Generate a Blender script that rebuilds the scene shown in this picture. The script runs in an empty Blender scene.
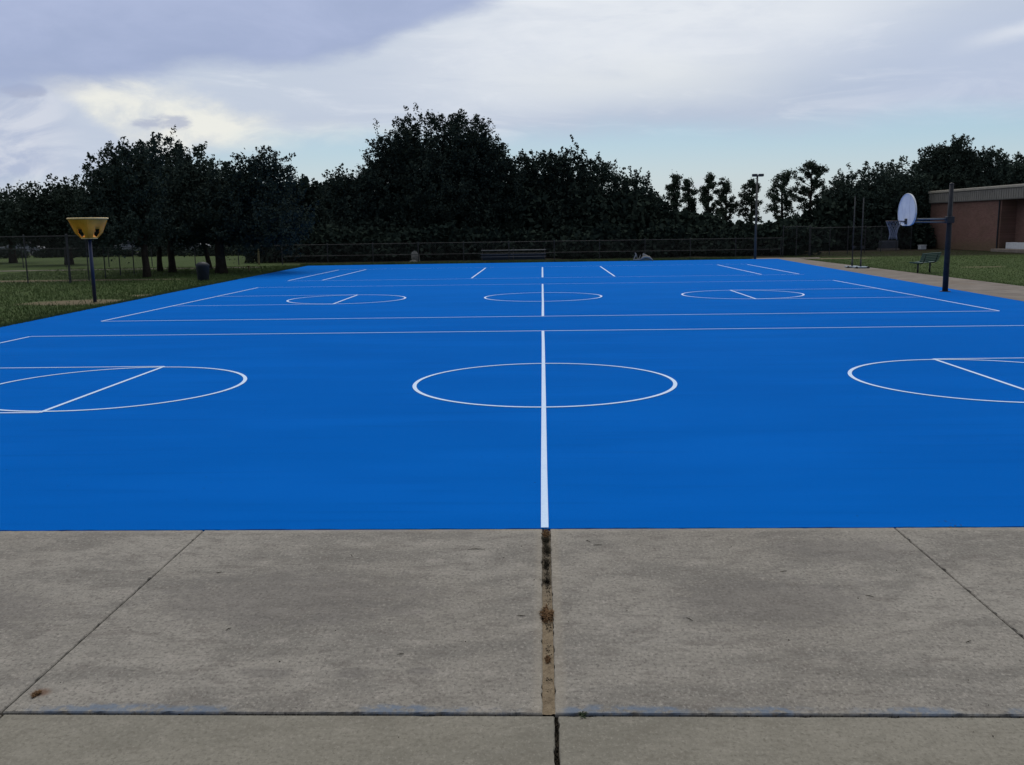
import bpy, math, random
import numpy as np
from mathutils import Vector, Matrix

random.seed(7)
RNG = np.random.default_rng(11)
SC = bpy.context.scene
COL = SC.collection

# ------------------------------------------------------------------ camera
F_PX, PITCH, ROLL, YAW, CAM_H = 924.39, 0.166605, -0.0148676, 0.0345408, 2.16828
def cam_basis():
    f = Vector((-math.sin(YAW)*math.cos(PITCH), math.cos(YAW)*math.cos(PITCH), -math.sin(PITCH)))
    r0 = Vector((math.cos(YAW), math.sin(YAW), 0)); u0 = r0.cross(f)
    r = math.cos(ROLL)*r0 + math.sin(ROLL)*u0
    u = -math.sin(ROLL)*r0 + math.cos(ROLL)*u0
    return r, u, f
CR, CU, CF = cam_basis()
cam_data = bpy.data.cameras.new('camera')
cam = bpy.data.objects.new('camera', cam_data); COL.objects.link(cam)
m = Matrix(((CR.x, CU.x, -CF.x, 0), (CR.y, CU.y, -CF.y, 0), (CR.z, CU.z, -CF.z, CAM_H), (0, 0, 0, 1)))
cam.matrix_world = m
cam_data.sensor_fit = 'HORIZONTAL'; cam_data.sensor_width = 36.0
cam_data.lens = F_PX*36.0/1024.0
cam_data.clip_start = 0.1; cam_data.clip_end = 5000
SC.camera = cam
SC.render.resolution_x = 1024; SC.render.resolution_y = 765

# surveyed positions: what ground point / height a measured sight line reaches
def sight(x, y):
    return CF + CR*((x-512)/F_PX) - CU*((y-382.5)/F_PX)
def gnd(x, y, z=0.0):
    d = sight(x, y); t = (z-CAM_H)/d.z
    return Vector((0, 0, CAM_H)) + d*t
def at_depth(x, y, Y):
    d = sight(x, y); t = Y/d.y
    return Vector((0, 0, CAM_H)) + d*t

# ------------------------------------------------------------------ world
SUN_AZ, SUN_EL = math.radians(-4), math.radians(52)      # azimuth measured from +Y towards +X
world = bpy.data.worlds.new('World'); SC.world = world; world.use_nodes = True
wt = world.node_tree; wt.nodes.clear()
class N:
    """tiny expression builder over shader nodes"""
    def __init__(s, tree): s.t = tree
    def node(s, kind, **kw):
        n = s.t.nodes.new(kind)
        for k, v in kw.items(): setattr(n, k, v)
        return n
    def put(s, sock, v):
        if v is None: return
        if hasattr(v, 'is_output') or isinstance(v, bpy.types.NodeSocket): s.t.links.new(v, sock)
        else:
            if isinstance(v, (tuple, list)) and len(v) == 3 and sock.type == 'RGBA': v = (*v, 1)
            sock.default_value = v
    def math(s, op, a, b=None, c=None, clamp=False):
        n = s.node('ShaderNodeMath', operation=op, use_clamp=clamp)
        s.put(n.inputs[0], a); s.put(n.inputs[1], b)
        if c is not None: s.put(n.inputs[2], c)
        return n.outputs[0]
    def add(s, a, b): return s.math('ADD', a, b)
    def sub(s, a, b): return s.math('SUBTRACT', a, b)
    def mul(s, a, b, clamp=False): return s.math('MULTIPLY', a, b, clamp=clamp)
    def step(s, v, lo, hi, a=0.0, b=1.0):
        n = s.node('ShaderNodeMapRange', interpolation_type='SMOOTHSTEP')
        s.put(n.inputs[0], v)
        for i, q in zip((1, 2, 3, 4), (lo, hi, a, b)): s.put(n.inputs[i], q)
        return n.outputs[0]
    def band(s, v, lo, hi, w):
        return s.mul(s.step(v, lo-w, lo+w), s.step(v, hi-w, hi+w, 1.0, 0.0))
    def mix(s, f, a, b, mode='MIX'):
        n = s.node('ShaderNodeMix', data_type='RGBA', blend_type=mode)
        s.put(n.inputs[0], f); s.put(n.inputs[6], a); s.put(n.inputs[7], b)
        return n.outputs[2]
    def noise(s, vec, scale, detail=4, rough=0.55, dist=0.0):
        n = s.node('ShaderNodeTexNoise')
        s.put(n.inputs['Vector'], vec); n.inputs['Scale'].default_value = scale
        n.inputs['Detail'].default_value = detail; n.inputs['Roughness'].default_value = rough
        n.inputs['Distortion'].default_value = dist
        return n.outputs[0]
    def xyz(s, x, y, z):
        n = s.node('ShaderNodeCombineXYZ')
        for i, v in enumerate((x, y, z)): s.put(n.inputs[i], v)
        return n.outputs[0]
    def sep(s, v):
        n = s.node('ShaderNodeSeparateXYZ'); s.put(n.inputs[0], v); return n.outputs
    def curve(s, v, pts, lo, hi, vlo, vhi):
        """piecewise curve through pts=(x, y): x in lo..hi, y in vlo..vhi"""
        mr = s.node('ShaderNodeMapRange'); s.put(mr.inputs[0], v)
        mr.inputs[1].default_value = lo; mr.inputs[2].default_value = hi
        fc = s.node('ShaderNodeFloatCurve'); s.put(fc.inputs[1], mr.outputs[0])
        c = fc.mapping.curves[0]
        P = [((x-lo)/(hi-lo), (y-vlo)/(vhi-vlo)) for x, y in pts]
        while len(c.points) < len(P): c.points.new(0.5, 0.5)
        for p, (x, y) in zip(c.points, P): p.location = (x, y)
        fc.mapping.update()
        return s.add(s.mul(fc.outputs[0], vhi-vlo), vlo)

def build_world():
    n = N(wt)
    tc = n.node('ShaderNodeTexCoord').outputs['Generated']
    nrm = n.node('ShaderNodeVectorMath', operation='NORMALIZE'); n.put(nrm.inputs[0], tc)
    X, Y, Z = n.sep(nrm.outputs[0])
    az = n.math('ARCTAN2', X, Y); el = n.math('ARCSINE', Z)
    sky = n.node('ShaderNodeTexSky', sky_type='NISHITA')
    sky.sun_disc = False; sky.sun_elevation = SUN_EL; sky.sun_rotation = SUN_AZ
    sky.air_density = 1.0; sky.dust_density = 1.6; sky.ozone_density = 1.6
    # cloud layers live on directions of the sky: az / el in radians
    p = n.xyz(n.mul(az, 1.0), n.mul(el, 2.6), 0.0)
    soft = n.noise(p, 2.2, 5, 0.5, 0.3)
    fine = n.noise(p, 7.0, 7, 0.6, 0.4)
    vfine = n.noise(p, 22.0, 6, 0.6, 0.2)
    wob = n.add(n.add(n.mul(n.sub(fine, 0.5), 0.035), n.mul(n.sub(vfine, 0.5), 0.014)), 0.0)
    wob_s = n.mul(n.sub(soft, 0.5), 0.05)
    K = 10.0
    def c(r, g, b):
        f = lambda v: ((v/255+0.055)/1.055)**2.4*K if v > 10 else v/255/12.92*K
        return (f(r), f(g), f(b))
    # --- middle layer: bright top centre, greyer towards its lower edge and to the right
    bright = n.add(n.mul(n.step(az, -0.25, 0.05), n.step(az, 0.22, 0.48, 1.0, 0.0)), 0.0)
    slope_el = n.sub(el, n.mul(az, 0.12))
    hi = n.mul(n.step(n.add(slope_el, wob_s), 0.09, 0.165), n.add(n.mul(bright, 0.75), 0.25))
    hi = n.math('MAXIMUM', hi, n.mul(n.step(n.add(el, wob_s), 0.20, 0.25), n.step(az, -0.05, 0.1)))
    mid = n.mix(hi, c(180, 192, 211), c(222, 227, 234))
    mid = n.mix(n.mul(n.step(fine, 0.38, 0.66), 0.35), mid, c(194, 203, 219))
    cirr = n.noise(n.xyz(n.add(n.mul(az, 1.2), n.mul(el, 1.5)), n.mul(el, 7.0), 0.3), 5.0, 8, 0.62, 0.6)
    mid = n.mix(n.mul(n.step(cirr, 0.48, 0.72), 0.45), mid, c(228, 232, 238))
    mid = n.mix(n.mul(n.step(cirr, 0.46, 0.28), 0.30), mid, c(184, 195, 214))
    warm = n.mul(n.band(n.add(el, wob), 0.125, 0.165, 0.02), n.band(az, -0.02, 0.22, 0.10))
    mid = n.mix(n.mul(warm, 0.5), mid, c(222, 226, 228))
    # grey-blue veil on the right
    veil = n.mul(n.step(az, 0.2, 0.42), n.band(n.add(el, wob_s), 0.10, 0.185, 0.03))
    mid = n.mix(n.mul(veil, 0.55), mid, c(182, 194, 218))
    # bright streak at right
    sb = n.add(n.sub(el, n.mul(n.sub(az, 0.46), 0.16)), n.mul(n.sub(vfine, 0.5), 0.012))
    streak = n.mul(n.band(sb, 0.163, 0.176, 0.006), n.step(az, 0.38, 0.46))
    mid = n.mix(n.mul(streak, 0.75), mid, c(218, 223, 232))
    # --- cream cumulus rim at the left
    top_e = n.curve(az, [(-0.9, 0.15), (-0.52, 0.150), (-0.465, 0.146), (-0.38, 0.138), (-0.33, 0.126), (-0.285, 0.106), (-0.17, 0.101), (-0.1, 0.096), (0.9, 0.09)], -0.9, 0.9, 0.0, 0.5)
    bot_e = n.curve(az, [(-0.9, 0.16), (-0.53, 0.150), (-0.47, 0.128), (-0.44, 0.105), (-0.40, 0.080), (-0.3, 0.078), (-0.17, 0.082), (-0.12, 0.090), (0.9, 0.12)], -0.9, 0.9, 0.0, 0.5)
    ew = n.add(el, n.add(n.mul(wob, 1.0), n.mul(n.sub(n.noise(p, 11.0, 7, 0.62, 0.3), 0.5), 0.045)))
    crim = n.mul(n.step(n.sub(top_e, ew), -0.012, 0.014), n.step(n.sub(ew, bot_e), -0.010, 0.014))
    cu = n.noise(n.xyz(n.mul(az, 1.0), n.mul(el, 1.7), 1.0), 15.0, 8, 0.62, 0.5)
    creamc = n.mix(n.step(cu, 0.38, 0.62), c(212, 216, 218), c(234, 234, 226))
    mid = n.mix(n.mul(n.mul(crim, n.step(az, -0.33, -0.20, 0.92, 0.60)), n.step(cu, 0.25, 0.48, 0.55, 1.0)), mid, creamc)
    # lilac heap low at far left
    heap = n.mul(n.step(n.add(az, n.mul(wob, 1.6)), -0.50, -0.44, 1.0, 0.0), n.step(n.add(el, wob), 0.125, 0.14, 1.0, 0.0))
    mid = n.mix(n.mul(heap, 0.85), mid, n.mix(n.step(n.noise(n.xyz(az, n.mul(el, 1.7), 2.0), 12.0, 8, 0.6, 0.6), 0.40, 0.60), c(172, 183, 207), c(206, 211, 223)))
    # small dark scud
    sc1 = n.mul(n.step(n.add(n.math('POWER', n.mul(n.sub(az, -0.382), 34.0), 2.0), n.add(n.math('POWER', n.mul(n.sub(el, 0.106), 95.0), 2.0), n.mul(n.sub(vfine, .5), 3.5))), 0.3, 1.1, 1.0, 0.0), 1.0)
    sc2 = n.mul(n.step(n.add(n.math('POWER', n.mul(n.sub(az, -0.505), 45.0), 2.0), n.add(n.math('POWER', n.mul(n.sub(el, 0.131), 130.0), 2.0), n.mul(n.sub(vfine, .5), 3.0))), 0.3, 1.1, 1.0, 0.0), 1.0)
    mid = n.mix(n.mul(n.math('MAXIMUM', sc1, sc2), 0.7), mid, c(165, 173, 196))
    # --- dark upper sheet, its edge climbing from left to right
    edge = n.sub(n.curve(az, [(-0.9, 0.12), (-0.59, 0.141), (-0.46, 0.150), (-0.34, 0.172), (-0.19, 0.188), (-0.155, 0.205), (-0.04, 0.243), (0.1, 0.29), (0.9, 0.42)], -0.9, 0.9, 0.0, 0.5), 0.020)
    da = n.sub(n.add(el, n.mul(wob, 1.1)), edge)
    dark = n.step(da, -0.006, 0.02)
    dcol = n.mix(n.step(n.add(n.mul(da, 3.0), n.mul(fine, 0.6)), 0.25, 0.62), c(153, 167, 200), c(168, 180, 212))
    mid = n.mix(n.mul(dark, 0.92), mid, dcol)
    # overhead and behind: broken grey overcast (never in view, it only lights)
    up = n.noise(nrm.outputs[0], 2.0, 4, 0.5)
    over = n.mix(n.step(up, 0.35, 0.65), c(196, 203, 216), c(232, 233, 235))
    mid = n.mix(n.step(el, 0.28, 0.5), mid, over)
    # --- clear strip above the trees
    base_edge = n.curve(az, [(-0.9, 0.02), (-0.45, 0.04), (-0.30, 0.078), (-0.2, 0.086), (-0.05, 0.083), (0.1, 0.088), (0.25, 0.086), (0.36, 0.092), (0.5, 0.088), (0.9, 0.06)], -0.9, 0.9, 0.0, 0.5)
    cl = n.step(n.sub(n.add(el, n.mul(wob, 0.7)), base_edge), -0.010, 0.028)
    clear = n.mix(n.step(el, 0.03, 0.10), c(188, 206, 216), c(160, 195, 216))
    clear = n.mix(0.25, clear, sky.outputs[0])
    puff = n.mul(n.step(fine, 0.52, 0.66), n.band(el, 0.035, 0.06, 0.012))
    clear = n.mix(n.mul(puff, 0.6), clear, c(200, 205, 214))
    front = n.step(Y, -0.75, -0.1)
    total = n.mix(cl, clear, mid)
    total = n.mix(front, n.mix(0.85, sky.outputs[0], c(120, 130, 150)), total)
    # light-giving thick part of the sky overhead stays bright
    hz = n.step(el, -0.02, 0.0)
    total = n.mix(hz, c(60, 66, 60), total)
    bg = n.node('ShaderNodeBackground'); n.put(bg.inputs[0], total); bg.inputs[1].default_value = 0.1
    out = n.node('ShaderNodeOutputWorld'); wt.links.new(bg.outputs[0], out.inputs[0])
build_world()

sun_d = bpy.data.lights.new('sun', 'SUN'); sun_d.energy = 1.0; sun_d.angle = math.radians(24)
sun_d.color = (1.0, 0.95, 0.87)
sun = bpy.data.objects.new('sun', sun_d); COL.objects.link(sun)
sdir = Vector((math.sin(SUN_AZ)*math.cos(SUN_EL), math.cos(SUN_AZ)*math.cos(SUN_EL), math.sin(SUN_EL)))
sun.rotation_euler = (-sdir).to_track_quat('-Z', 'Y').to_euler(); sun.location = (0, 0, 40)

vs = SC.view_settings
vs.view_transform = 'Standard'; vs.look = 'None'; vs.gamma = 1.0; vs.exposure = 0.07
try: vs.use_curve_mapping = False
except Exception: pass

# ------------------------------------------------------------------ materials
MATS = {}
def mat(name, color=(0.5, 0.5, 0.5), rough=0.7, spec=0.3, metal=0.0, build=None):
    if name in MATS: return MATS[name]
    ma = bpy.data.materials.new(name); ma.use_nodes = True
    t = ma.node_tree; b = t.nodes['Principled BSDF']
    b.inputs['Base Color'].default_value = (*color, 1); b.inputs['Roughness'].default_value = rough
    b.inputs['Specular IOR Level'].default_value = spec; b.inputs['Metallic'].default_value = metal
    if build: build(N(t), b)
    MATS[name] = ma
    return ma
def coords(n): return n.node('ShaderNodeTexCoord').outputs['Object']
def bump(n, b, h, dist, strength=1.0):
    bn = n.node('ShaderNodeBump'); n.put(bn.inputs['Height'], h)
    bn.inputs['Distance'].default_value = dist; bn.inputs['Strength'].default_value = strength
    n.put(b.inputs['Normal'], bn.outputs[0])
def stretch(n, v, sx, sy, sz=1.0):
    x, y, z = n.sep(v); return n.xyz(n.mul(x, sx), n.mul(y, sy), n.mul(z, sz))
def weathered(c1, c2, scale=3.0, rough=0.6, spec=0.3, bdist=0.0):
    def f(n, b):
        v = coords(n)
        k = n.noise(v, scale, 6, 0.65)
        n.put(b.inputs['Base Color'], n.mix(n.step(k, 0.3, 0.7), c1, c2))
        n.put(b.inputs['Roughness'], n.add(n.mul(n.noise(v, scale*4, 3), 0.25), rough-0.12))
        if bdist: bump(n, b, n.noise(v, scale*8, 4), bdist)
    return f

def f_court(n, b):
    v = coords(n)
    g1 = n.noise(v, 260, 3, 0.6); g2 = n.noise(v, 70, 4, 0.65)
    big = n.noise(stretch(n, v, 0.25, 1.0), 0.9, 5, 0.55); patch = n.noise(v, 0.35, 4, 0.5)
    col = n.mix(n.step(g1, 0.3, 0.7), (0.0008, 0.099, 0.425), (0.0016, 0.140, 0.54))
    col = n.mix(n.mul(n.step(g2, 0.45, 0.8), 0.6), col, (0.0004, 0.062, 0.32))
    col = n.mix(n.mul(n.step(big, 0.40, 0.66), 0.35), col, (0.003, 0.145, 0.58))
    col = n.mix(n.mul(n.step(patch, 0.4, 0.65), 0.12), col, (0.001, 0.08, 0.36))
    # dust and dark scuffs close to the edge by the pavement
    x, y, z = n.sep(v)
    roll = n.noise(stretch(n, v, 0.35, 7.0), 1.0, 4, 0.6)
    col = n.mix(n.mul(n.step(roll, 0.5, 0.72), 0.30), col, (0.0008, 0.086, 0.37))
    sc = n.noise(stretch(n, v, 3.0, 3.0), 1.0, 7, 0.75, 0.8)
    col = n.mix(n.mul(n.step(sc, 0.64, 0.74), 0.35), col, (0.02, 0.13, 0.42))
    # grazing sheen painted into the coat: lighter blue towards the far end
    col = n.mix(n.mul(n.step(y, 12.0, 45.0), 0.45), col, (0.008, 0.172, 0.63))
    vo = n.node('ShaderNodeTexVoronoi'); n.put(vo.inputs['Vector'], v); vo.inputs['Scale'].default_value = 5.0
    spot = n.mul(n.step(vo.outputs['Distance'], 0.03, 0.06, 1.0, 0.0), n.step(n.noise(v, 0.8, 3), 0.5, 0.6))
    col = n.mix(n.mul(spot, 0.6), col, (0.01, 0.03, 0.08))
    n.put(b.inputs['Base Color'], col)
    bump(n, b, n.add(n.mul(g1, 0.6), g2), 0.004, 0.6)
M_COURT = mat('court_paint', rough=0.8, spec=0.004, build=f_court)
def f_line(n, b):
    v = coords(n)
    k = n.noise(v, 60, 5, 0.7); w = n.noise(v, 3.0, 5, 0.6)
    col = n.mix(n.step(k, 0.35, 0.75), (0.54, 0.70, 0.92), (0.66, 0.79, 0.96))
    col = n.mix(n.mul(n.step(w, 0.5, 0.75), 0.25), col, (0.28, 0.46, 0.76))
    n.put(b.inputs['Base Color'], col)
    bump(n, b, k, 0.002, 0.5)
M_LINE = mat('line_paint', rough=0.6, spec=0.3, build=f_line)

def f_concrete(n, b):
    v = coords(n); x, y, z = n.sep(v)
    broom = n.noise(stretch(n, v, 9, 90), 1.0, 4, 0.6)
    speck = n.noise(v, 190, 3, 0.7)
    grain = n.noise(v, 45, 5, 0.7)
    stain = n.noise(stretch(n, v, 0.8, 1.6), 1.3, 6, 0.62, 0.4)
    stain2 = n.noise(stretch(n, v, 1.0, 2.0), 4.5, 6, 0.68, 0.3)
    cloud = n.noise(v, 0.6, 4, 0.55)
    col = n.mix(n.step(cloud, 0.35, 0.65), (0.232, 0.212, 0.178), (0.285, 0.263, 0.224))
    col = n.mix(n.mul(n.step(stain, 0.44, 0.62), 0.55), col, (0.150, 0.140, 0.122))
    col = n.mix(n.mul(n.step(stain2, 0.50, 0.66), 0.62), col, (0.150, 0.132, 0.114))
    col = n.mix(n.mul(n.step(stain2, 0.46, 0.32), 0.55), col, (0.35, 0.315, 0.27))
    col = n.mix(n.mul(n.step(grain, 0.53, 0.64), 0.75), col, (0.11, 0.098, 0.085))
    col = n.mix(n.mul(n.step(grain, 0.44, 0.32), 0.45), col, (0.38, 0.34, 0.28))
    col = n.mix(n.mul(n.step(broom, 0.45, 0.7), 0.22), col, (0.14, 0.124, 0.105))
    vo = n.node('ShaderNodeTexVoronoi'); n.put(vo.inputs['Vector'], v); vo.inputs['Scale'].default_value = 26
    vo.inputs['Randomness'].default_value = 1.0
    pit = n.mul(n.step(vo.outputs['Distance'], 0.07, 0.14, 1.0, 0.0), n.step(n.noise(v, 5, 3), 0.48, 0.60))
    col = n.mix(n.mul(pit, 0.75), col, (0.06, 0.052, 0.045))
    vo2 = n.node('ShaderNodeTexVoronoi'); n.put(vo2.inputs['Vector'], v); vo2.inputs['Scale'].default_value = 34
    lightp = n.mul(n.step(vo2.outputs['Distance'], 0.06, 0.12, 1.0, 0.0), n.step(n.noise(v, 7, 3), 0.50, 0.60))
    col = n.mix(n.mul(lightp, 0.5), col, (0.46, 0.42, 0.35))
    g2 = n.noise(stretch(n, v, 60, 38), 1.0, 5, 0.72)
    col = n.mix(n.mul(n.step(g2, 0.54, 0.66), 0.65), col, (0.105, 0.095, 0.082))
    col = n.mix(n.mul(n.step(g2, 0.46, 0.36), 0.5), col, (0.42, 0.385, 0.335))
    mott = n.noise(stretch(n, v, 7.5, 9.5), 1.0, 6, 0.7, 0.5)
    col = n.mix(n.mul(n.step(mott, 0.50, 0.66), 0.30), col, (0.125, 0.115, 0.10))
    col = n.mix(n.mul(n.step(mott, 0.45, 0.32), 0.22), col, (0.36, 0.33, 0.29))
    # nearer row of slabs was poured from a slightly yellower mix
    near = n.step(y, 3.855, 3.86, 1.0, 0.0)
    col = n.mix(n.mul(near, 0.42), col, (0.205, 0.190, 0.138))
    # blue overspray left beside the joints
    wv = n.noise(stretch(n, v, 1.0, 1.0), 2.1, 5, 0.6); wf = n.noise(v, 16, 5, 0.65)
    lim = n.add(3.885, n.mul(n.add(n.mul(wv, 0.75), n.mul(n.sub(wf, 0.5), 0.35)), 0.14))
    sp1 = n.mul(n.step(wf, 0.36, 0.56), n.mul(n.mul(n.step(y, 3.86, 3.862), n.step(n.sub(y, lim), -0.03, 0.012, 1.0, 0.0)), n.step(wv, 0.38, 0.56)))
    col = n.mix(n.mul(sp1, 0.70), col, (0.12, 0.165, 0.23))
    sp2 = n.mul(n.step(n.add(y, n.mul(n.sub(wf, 0.5), 0.06)), 6.41, 6.45), n.step(n.noise(v, 3.0, 4), 0.42, 0.6))
    col = n.mix(n.mul(sp2, 0.35), col, (0.14, 0.20, 0.30))
    # pale worn lip along the court edge and the expansion joint
    lip = n.step(n.add(y, n.mul(n.sub(wf, 0.5), 0.10)), 6.36, 6.42)
    col = n.mix(n.mul(lip, 0.22), col, (0.38, 0.34, 0.27))
    lc = n.mul(n.step(n.math('ABSOLUTE', n.sub(x, 0.015)), 0.05, 0.10, 1.0, 0.0), n.step(y, 3.86, 3.87))
    col = n.mix(n.mul(lc, 0.25), col, (0.36, 0.31, 0.235))
    # rust blot near the left joint
    rr = n.math('SQRT', n.add(n.math('POWER', n.mul(n.sub(x, -2.42), 1.0), 2.0), n.math('POWER', n.mul(n.sub(y, 4.05), 1.1), 2.0)))
    rb = n.step(n.add(rr, n.mul(n.sub(wf, 0.5), 0.05)), 0.02, 0.06, 1.0, 0.0)
    col = n.mix(n.mul(rb, 0.7), col, (0.13, 0.06, 0.03))
    # big dark weathering marks
    for (cx, cy, rx, ry, s) in ((1.30, 5.15, 0.65, 0.4, 0.36), (-1.55, 5.2, 0.9, 0.45, 0.38), (2.0, 6.0, 0.5, 0.25, 0.35), (-0.95, 4.25, 0.10, 0.07, 0.4), (-0.62, 4.27, 0.08, 0.05, 0.4), (-1.4, 4.25, 0.14, 0.07, 0.35), (-3.6, 5.0, 0.8, 0.4, .4)):
        q = n.add(n.math('POWER', n.mul(n.sub(x, cx), 1/rx), 2.0), n.math('POWER', n.mul(n.sub(y, cy), 1/ry), 2.0))
        q = n.add(q, n.add(n.mul(n.sub(stain2, 0.5), 4.0), n.mul(n.sub(wf, 0.5), 2.5)))
        col = n.mix(n.mul(n.step(q, 0.2, 1.2, 1.0, 0.0), s), col, (0.10, 0.09, 0.085))
    n.put(b.inputs['Base Color'], col)
    h = n.add(n.add(n.mul(broom, 0.5), n.mul(speck, 0.35)), n.add(n.mul(grain, 0.7), n.mul(pit, -0.8)))
    bump(n, b, h, 0.004, 0.40)
M_CONC = mat('concrete', rough=0.88, spec=0.15, build=f_concrete)
def f_walk(n, b):
    v = coords(n); x, y, z = n.sep(v)
    k = n.noise(v, 1.2, 6, 0.65); g = n.noise(v, 30, 4, 0.7)
    col = n.mix(n.step(k, 0.35, 0.65), (0.17, 0.145, 0.122), (0.235, 0.205, 0.175))
    col = n.mix(n.mul(n.step(g, 0.5, 0.7), 0.4), col, (0.12, 0.10, 0.085))
    d = n.noise(v, 0.5, 4, 0.6)
    col = n.mix(n.mul(n.step(d, 0.52, 0.68), 0.5), col, (0.17, 0.125, 0.085))
    n.put(b.inputs['Base Color'], col); bump(n, b, g, 0.004, 0.6)
M_WALK = mat('path_concrete', rough=0.9, spec=0.12, build=f_walk)

GR = [(-14.9, 29.5, 2.1, 1.3), (-13.6, 32.4, 1.2, 0.7), (17.5, 58.0, 3.5, 0.9), (-24.5, 43.5, 9.0, 0.9), (21.0, 45.0, 1.2, .4)]
def f_grass(n, b):
    v = coords(n); x, y, z = n.sep(v)
    a = n.noise(v, 0.18, 5, 0.6); m_ = n.noise(v, 1.7, 6, 0.65); g = n.noise(v, 28, 4, 0.7)
    col = n.mix(n.step(a, 0.35, 0.65), (0.062, 0.096, 0.032), (0.078, 0.116, 0.040))
    col = n.mix(n.mul(n.step(m_, 0.42, 0.7), 0.6), col, (0.105, 0.112, 0.052))
    col = n.mix(n.mul(n.step(g, 0.4, 0.7), 0.6), col, (0.032, 0.050, 0.014))
    dn = n.mul(n.sub(n.noise(v, 1.1, 6, 0.7), 0.5), 1.7)
    for cx, cy, rx, ry in GR:
        q = n.add(n.math('POWER', n.mul(n.sub(x, cx), 1/rx), 2.0), n.math('POWER', n.mul(n.sub(y, cy), 1/ry), 2.0))
        col = n.mix(n.mul(n.step(n.add(q, dn), 0.4, 1.1, 1.0, 0.0), 0.8), col, (0.20, 0.155, 0.105))
    # ground turns dark brown under the wood behind the fence
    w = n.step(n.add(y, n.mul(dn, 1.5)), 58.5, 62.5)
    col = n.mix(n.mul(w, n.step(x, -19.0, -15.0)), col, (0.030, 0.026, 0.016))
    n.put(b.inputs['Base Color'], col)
    bump(n, b, n.add(m_, g), 0.05, 0.8)
M_GRASS = mat('grass_ground', rough=0.95, spec=0.05, build=f_grass)
def f_blade(n, b):
    v = coords(n); k = n.noise(v, 1.1, 5, 0.6); j = n.noise(v, 25, 2)
    col = n.mix(n.step(k, 0.35, 0.65), (0.064, 0.104, 0.032), (0.086, 0.126, 0.042))
    q = n.noise(v, 0.28, 5, 0.65)
    col = n.mix(n.mul(n.step(q, 0.42, 0.62), 0.55), col, (0.045, 0.068, 0.024))
    col = n.mix(n.mul(n.step(j, 0.5, 0.7), 0.45), col, (0.11, 0.105, 0.05))
    n.put(b.inputs['Base Color'], col)
M_BLADE = mat('grass_blades', rough=0.8, spec=0.1, build=f_blade)
M_SOIL = mat('joint_soil', rough=1.0, spec=0.0, build=weathered((0.032, 0.028, 0.022), (0.065, 0.055, 0.042), 30))
def f_sand(n, b):
    v = coords(n); k = n.noise(v, 22, 5, 0.7); f = n.noise(v, 120, 3, 0.7)
    col = n.mix(n.step(k, 0.35, 0.68), (0.30, 0.235, 0.155), (0.21, 0.16, 0.105))
    col = n.mix(n.mul(n.step(k, 0.60, 0.70), 0.8), col, (0.06, 0.045, 0.03))
    col = n.mix(n.mul(n.step(f, 0.5, 0.7), 0.4), col, (0.12, 0.09, 0.06))
    x, y, z = n.sep(v)
    col = n.mix(n.step(y, 4.9, 5.6, 0.0, 0.6), col, (0.15, 0.135, 0.11))
    n.put(b.inputs['Base Color'], col); bump(n, b, n.add(k, f), 0.01)
M_SAND = mat('joint_sand', rough=0.95, spec=0.05, build=f_sand)

def f_leaf(c1, c2):
    def f(n, b):
        v = coords(n); k = n.noise(v, 0.7, 4, 0.6); j = n.noise(v, 6, 3, 0.6)
        oi = n.node('ShaderNodeObjectInfo').outputs['Random']
        col = n.mix(n.step(k, 0.35, 0.65), c1, c2)
        col = n.mix(n.mul(n.step(j, 0.5, 0.75), 0.5), col, tuple(q*1.25 for q in c2))
        hv = n.node('ShaderNodeHueSaturation'); n.put(hv.inputs['Color'], col)
        n.put(hv.inputs['Value'], n.add(n.mul(oi, 0.5), 0.75))
        n.put(b.inputs['Base Color'], hv.outputs[0])
    return f
M_OAK = mat('oak_leaves', rough=0.9, spec=0.02, build=f_leaf((0.032, 0.046, 0.037), (0.045, 0.061, 0.046)))
M_PINE = mat('pine_needles', rough=0.75, spec=0.08, build=f_leaf((0.036, 0.054, 0.036), (0.050, 0.070, 0.044)))
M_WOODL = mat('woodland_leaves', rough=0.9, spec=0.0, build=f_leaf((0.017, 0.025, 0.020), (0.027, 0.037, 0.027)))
M_BARK = mat('bark', rough=0.95, spec=0.05, build=weathered((0.030, 0.025, 0.020), (0.055, 0.046, 0.038), 4, 0.95, 0.05, 0.03))

M_YEL = mat('yellow_plastic', rough=0.45, spec=0.4, build=weathered((0.66, 0.27, 0.012), (0.76, 0.37, 0.03), 3, 0.5))
M_YELRIM = mat('pale_yellow_plastic', rough=0.5, spec=0.4, build=weathered((0.82, 0.62, 0.30), (0.74, 0.52, 0.20), 6, 0.5))
M_BLUEPOLE = mat('blue_pole_paint', rough=0.45, spec=0.4, build=weathered((0.006, 0.013, 0.045), (0.009, 0.019, 0.06), 3, 0.45))
M_POLE = mat('hoop_pole_paint', rough=0.8, spec=0.1, build=weathered((0.020, 0.023, 0.027), (0.036, 0.038, 0.040), 5, 0.55))
M_ARM = mat('hoop_arm_metal', rough=0.5, spec=0.4, build=weathered((0.11, 0.13, 0.16), (0.16, 0.18, 0.20), 8, 0.5))
def f_board(n, b):
    v = coords(n); k = n.noise(v, 4, 6, 0.6); j = n.noise(stretch(n, v, 12, 12, 1.5), 1.0, 4, 0.6)
    col = n.mix(n.step(k, 0.3, 0.7), (0.66, 0.69, 0.74), (0.78, 0.80, 0.82))
    col = n.mix(n.mul(n.step(j, 0.52, 0.72), 0.35), col, (0.30, 0.30, 0.30))
    n.put(b.inputs['Base Color'], col)
M_BOARD = mat('backboard_paint', rough=0.45, spec=0.4, build=f_board)
M_RIM = mat('rim_metal', rough=0.5, spec=0.4, build=weathered((0.10, 0.075, 0.06), (0.16, 0.10, 0.07), 20, 0.5))
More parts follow.
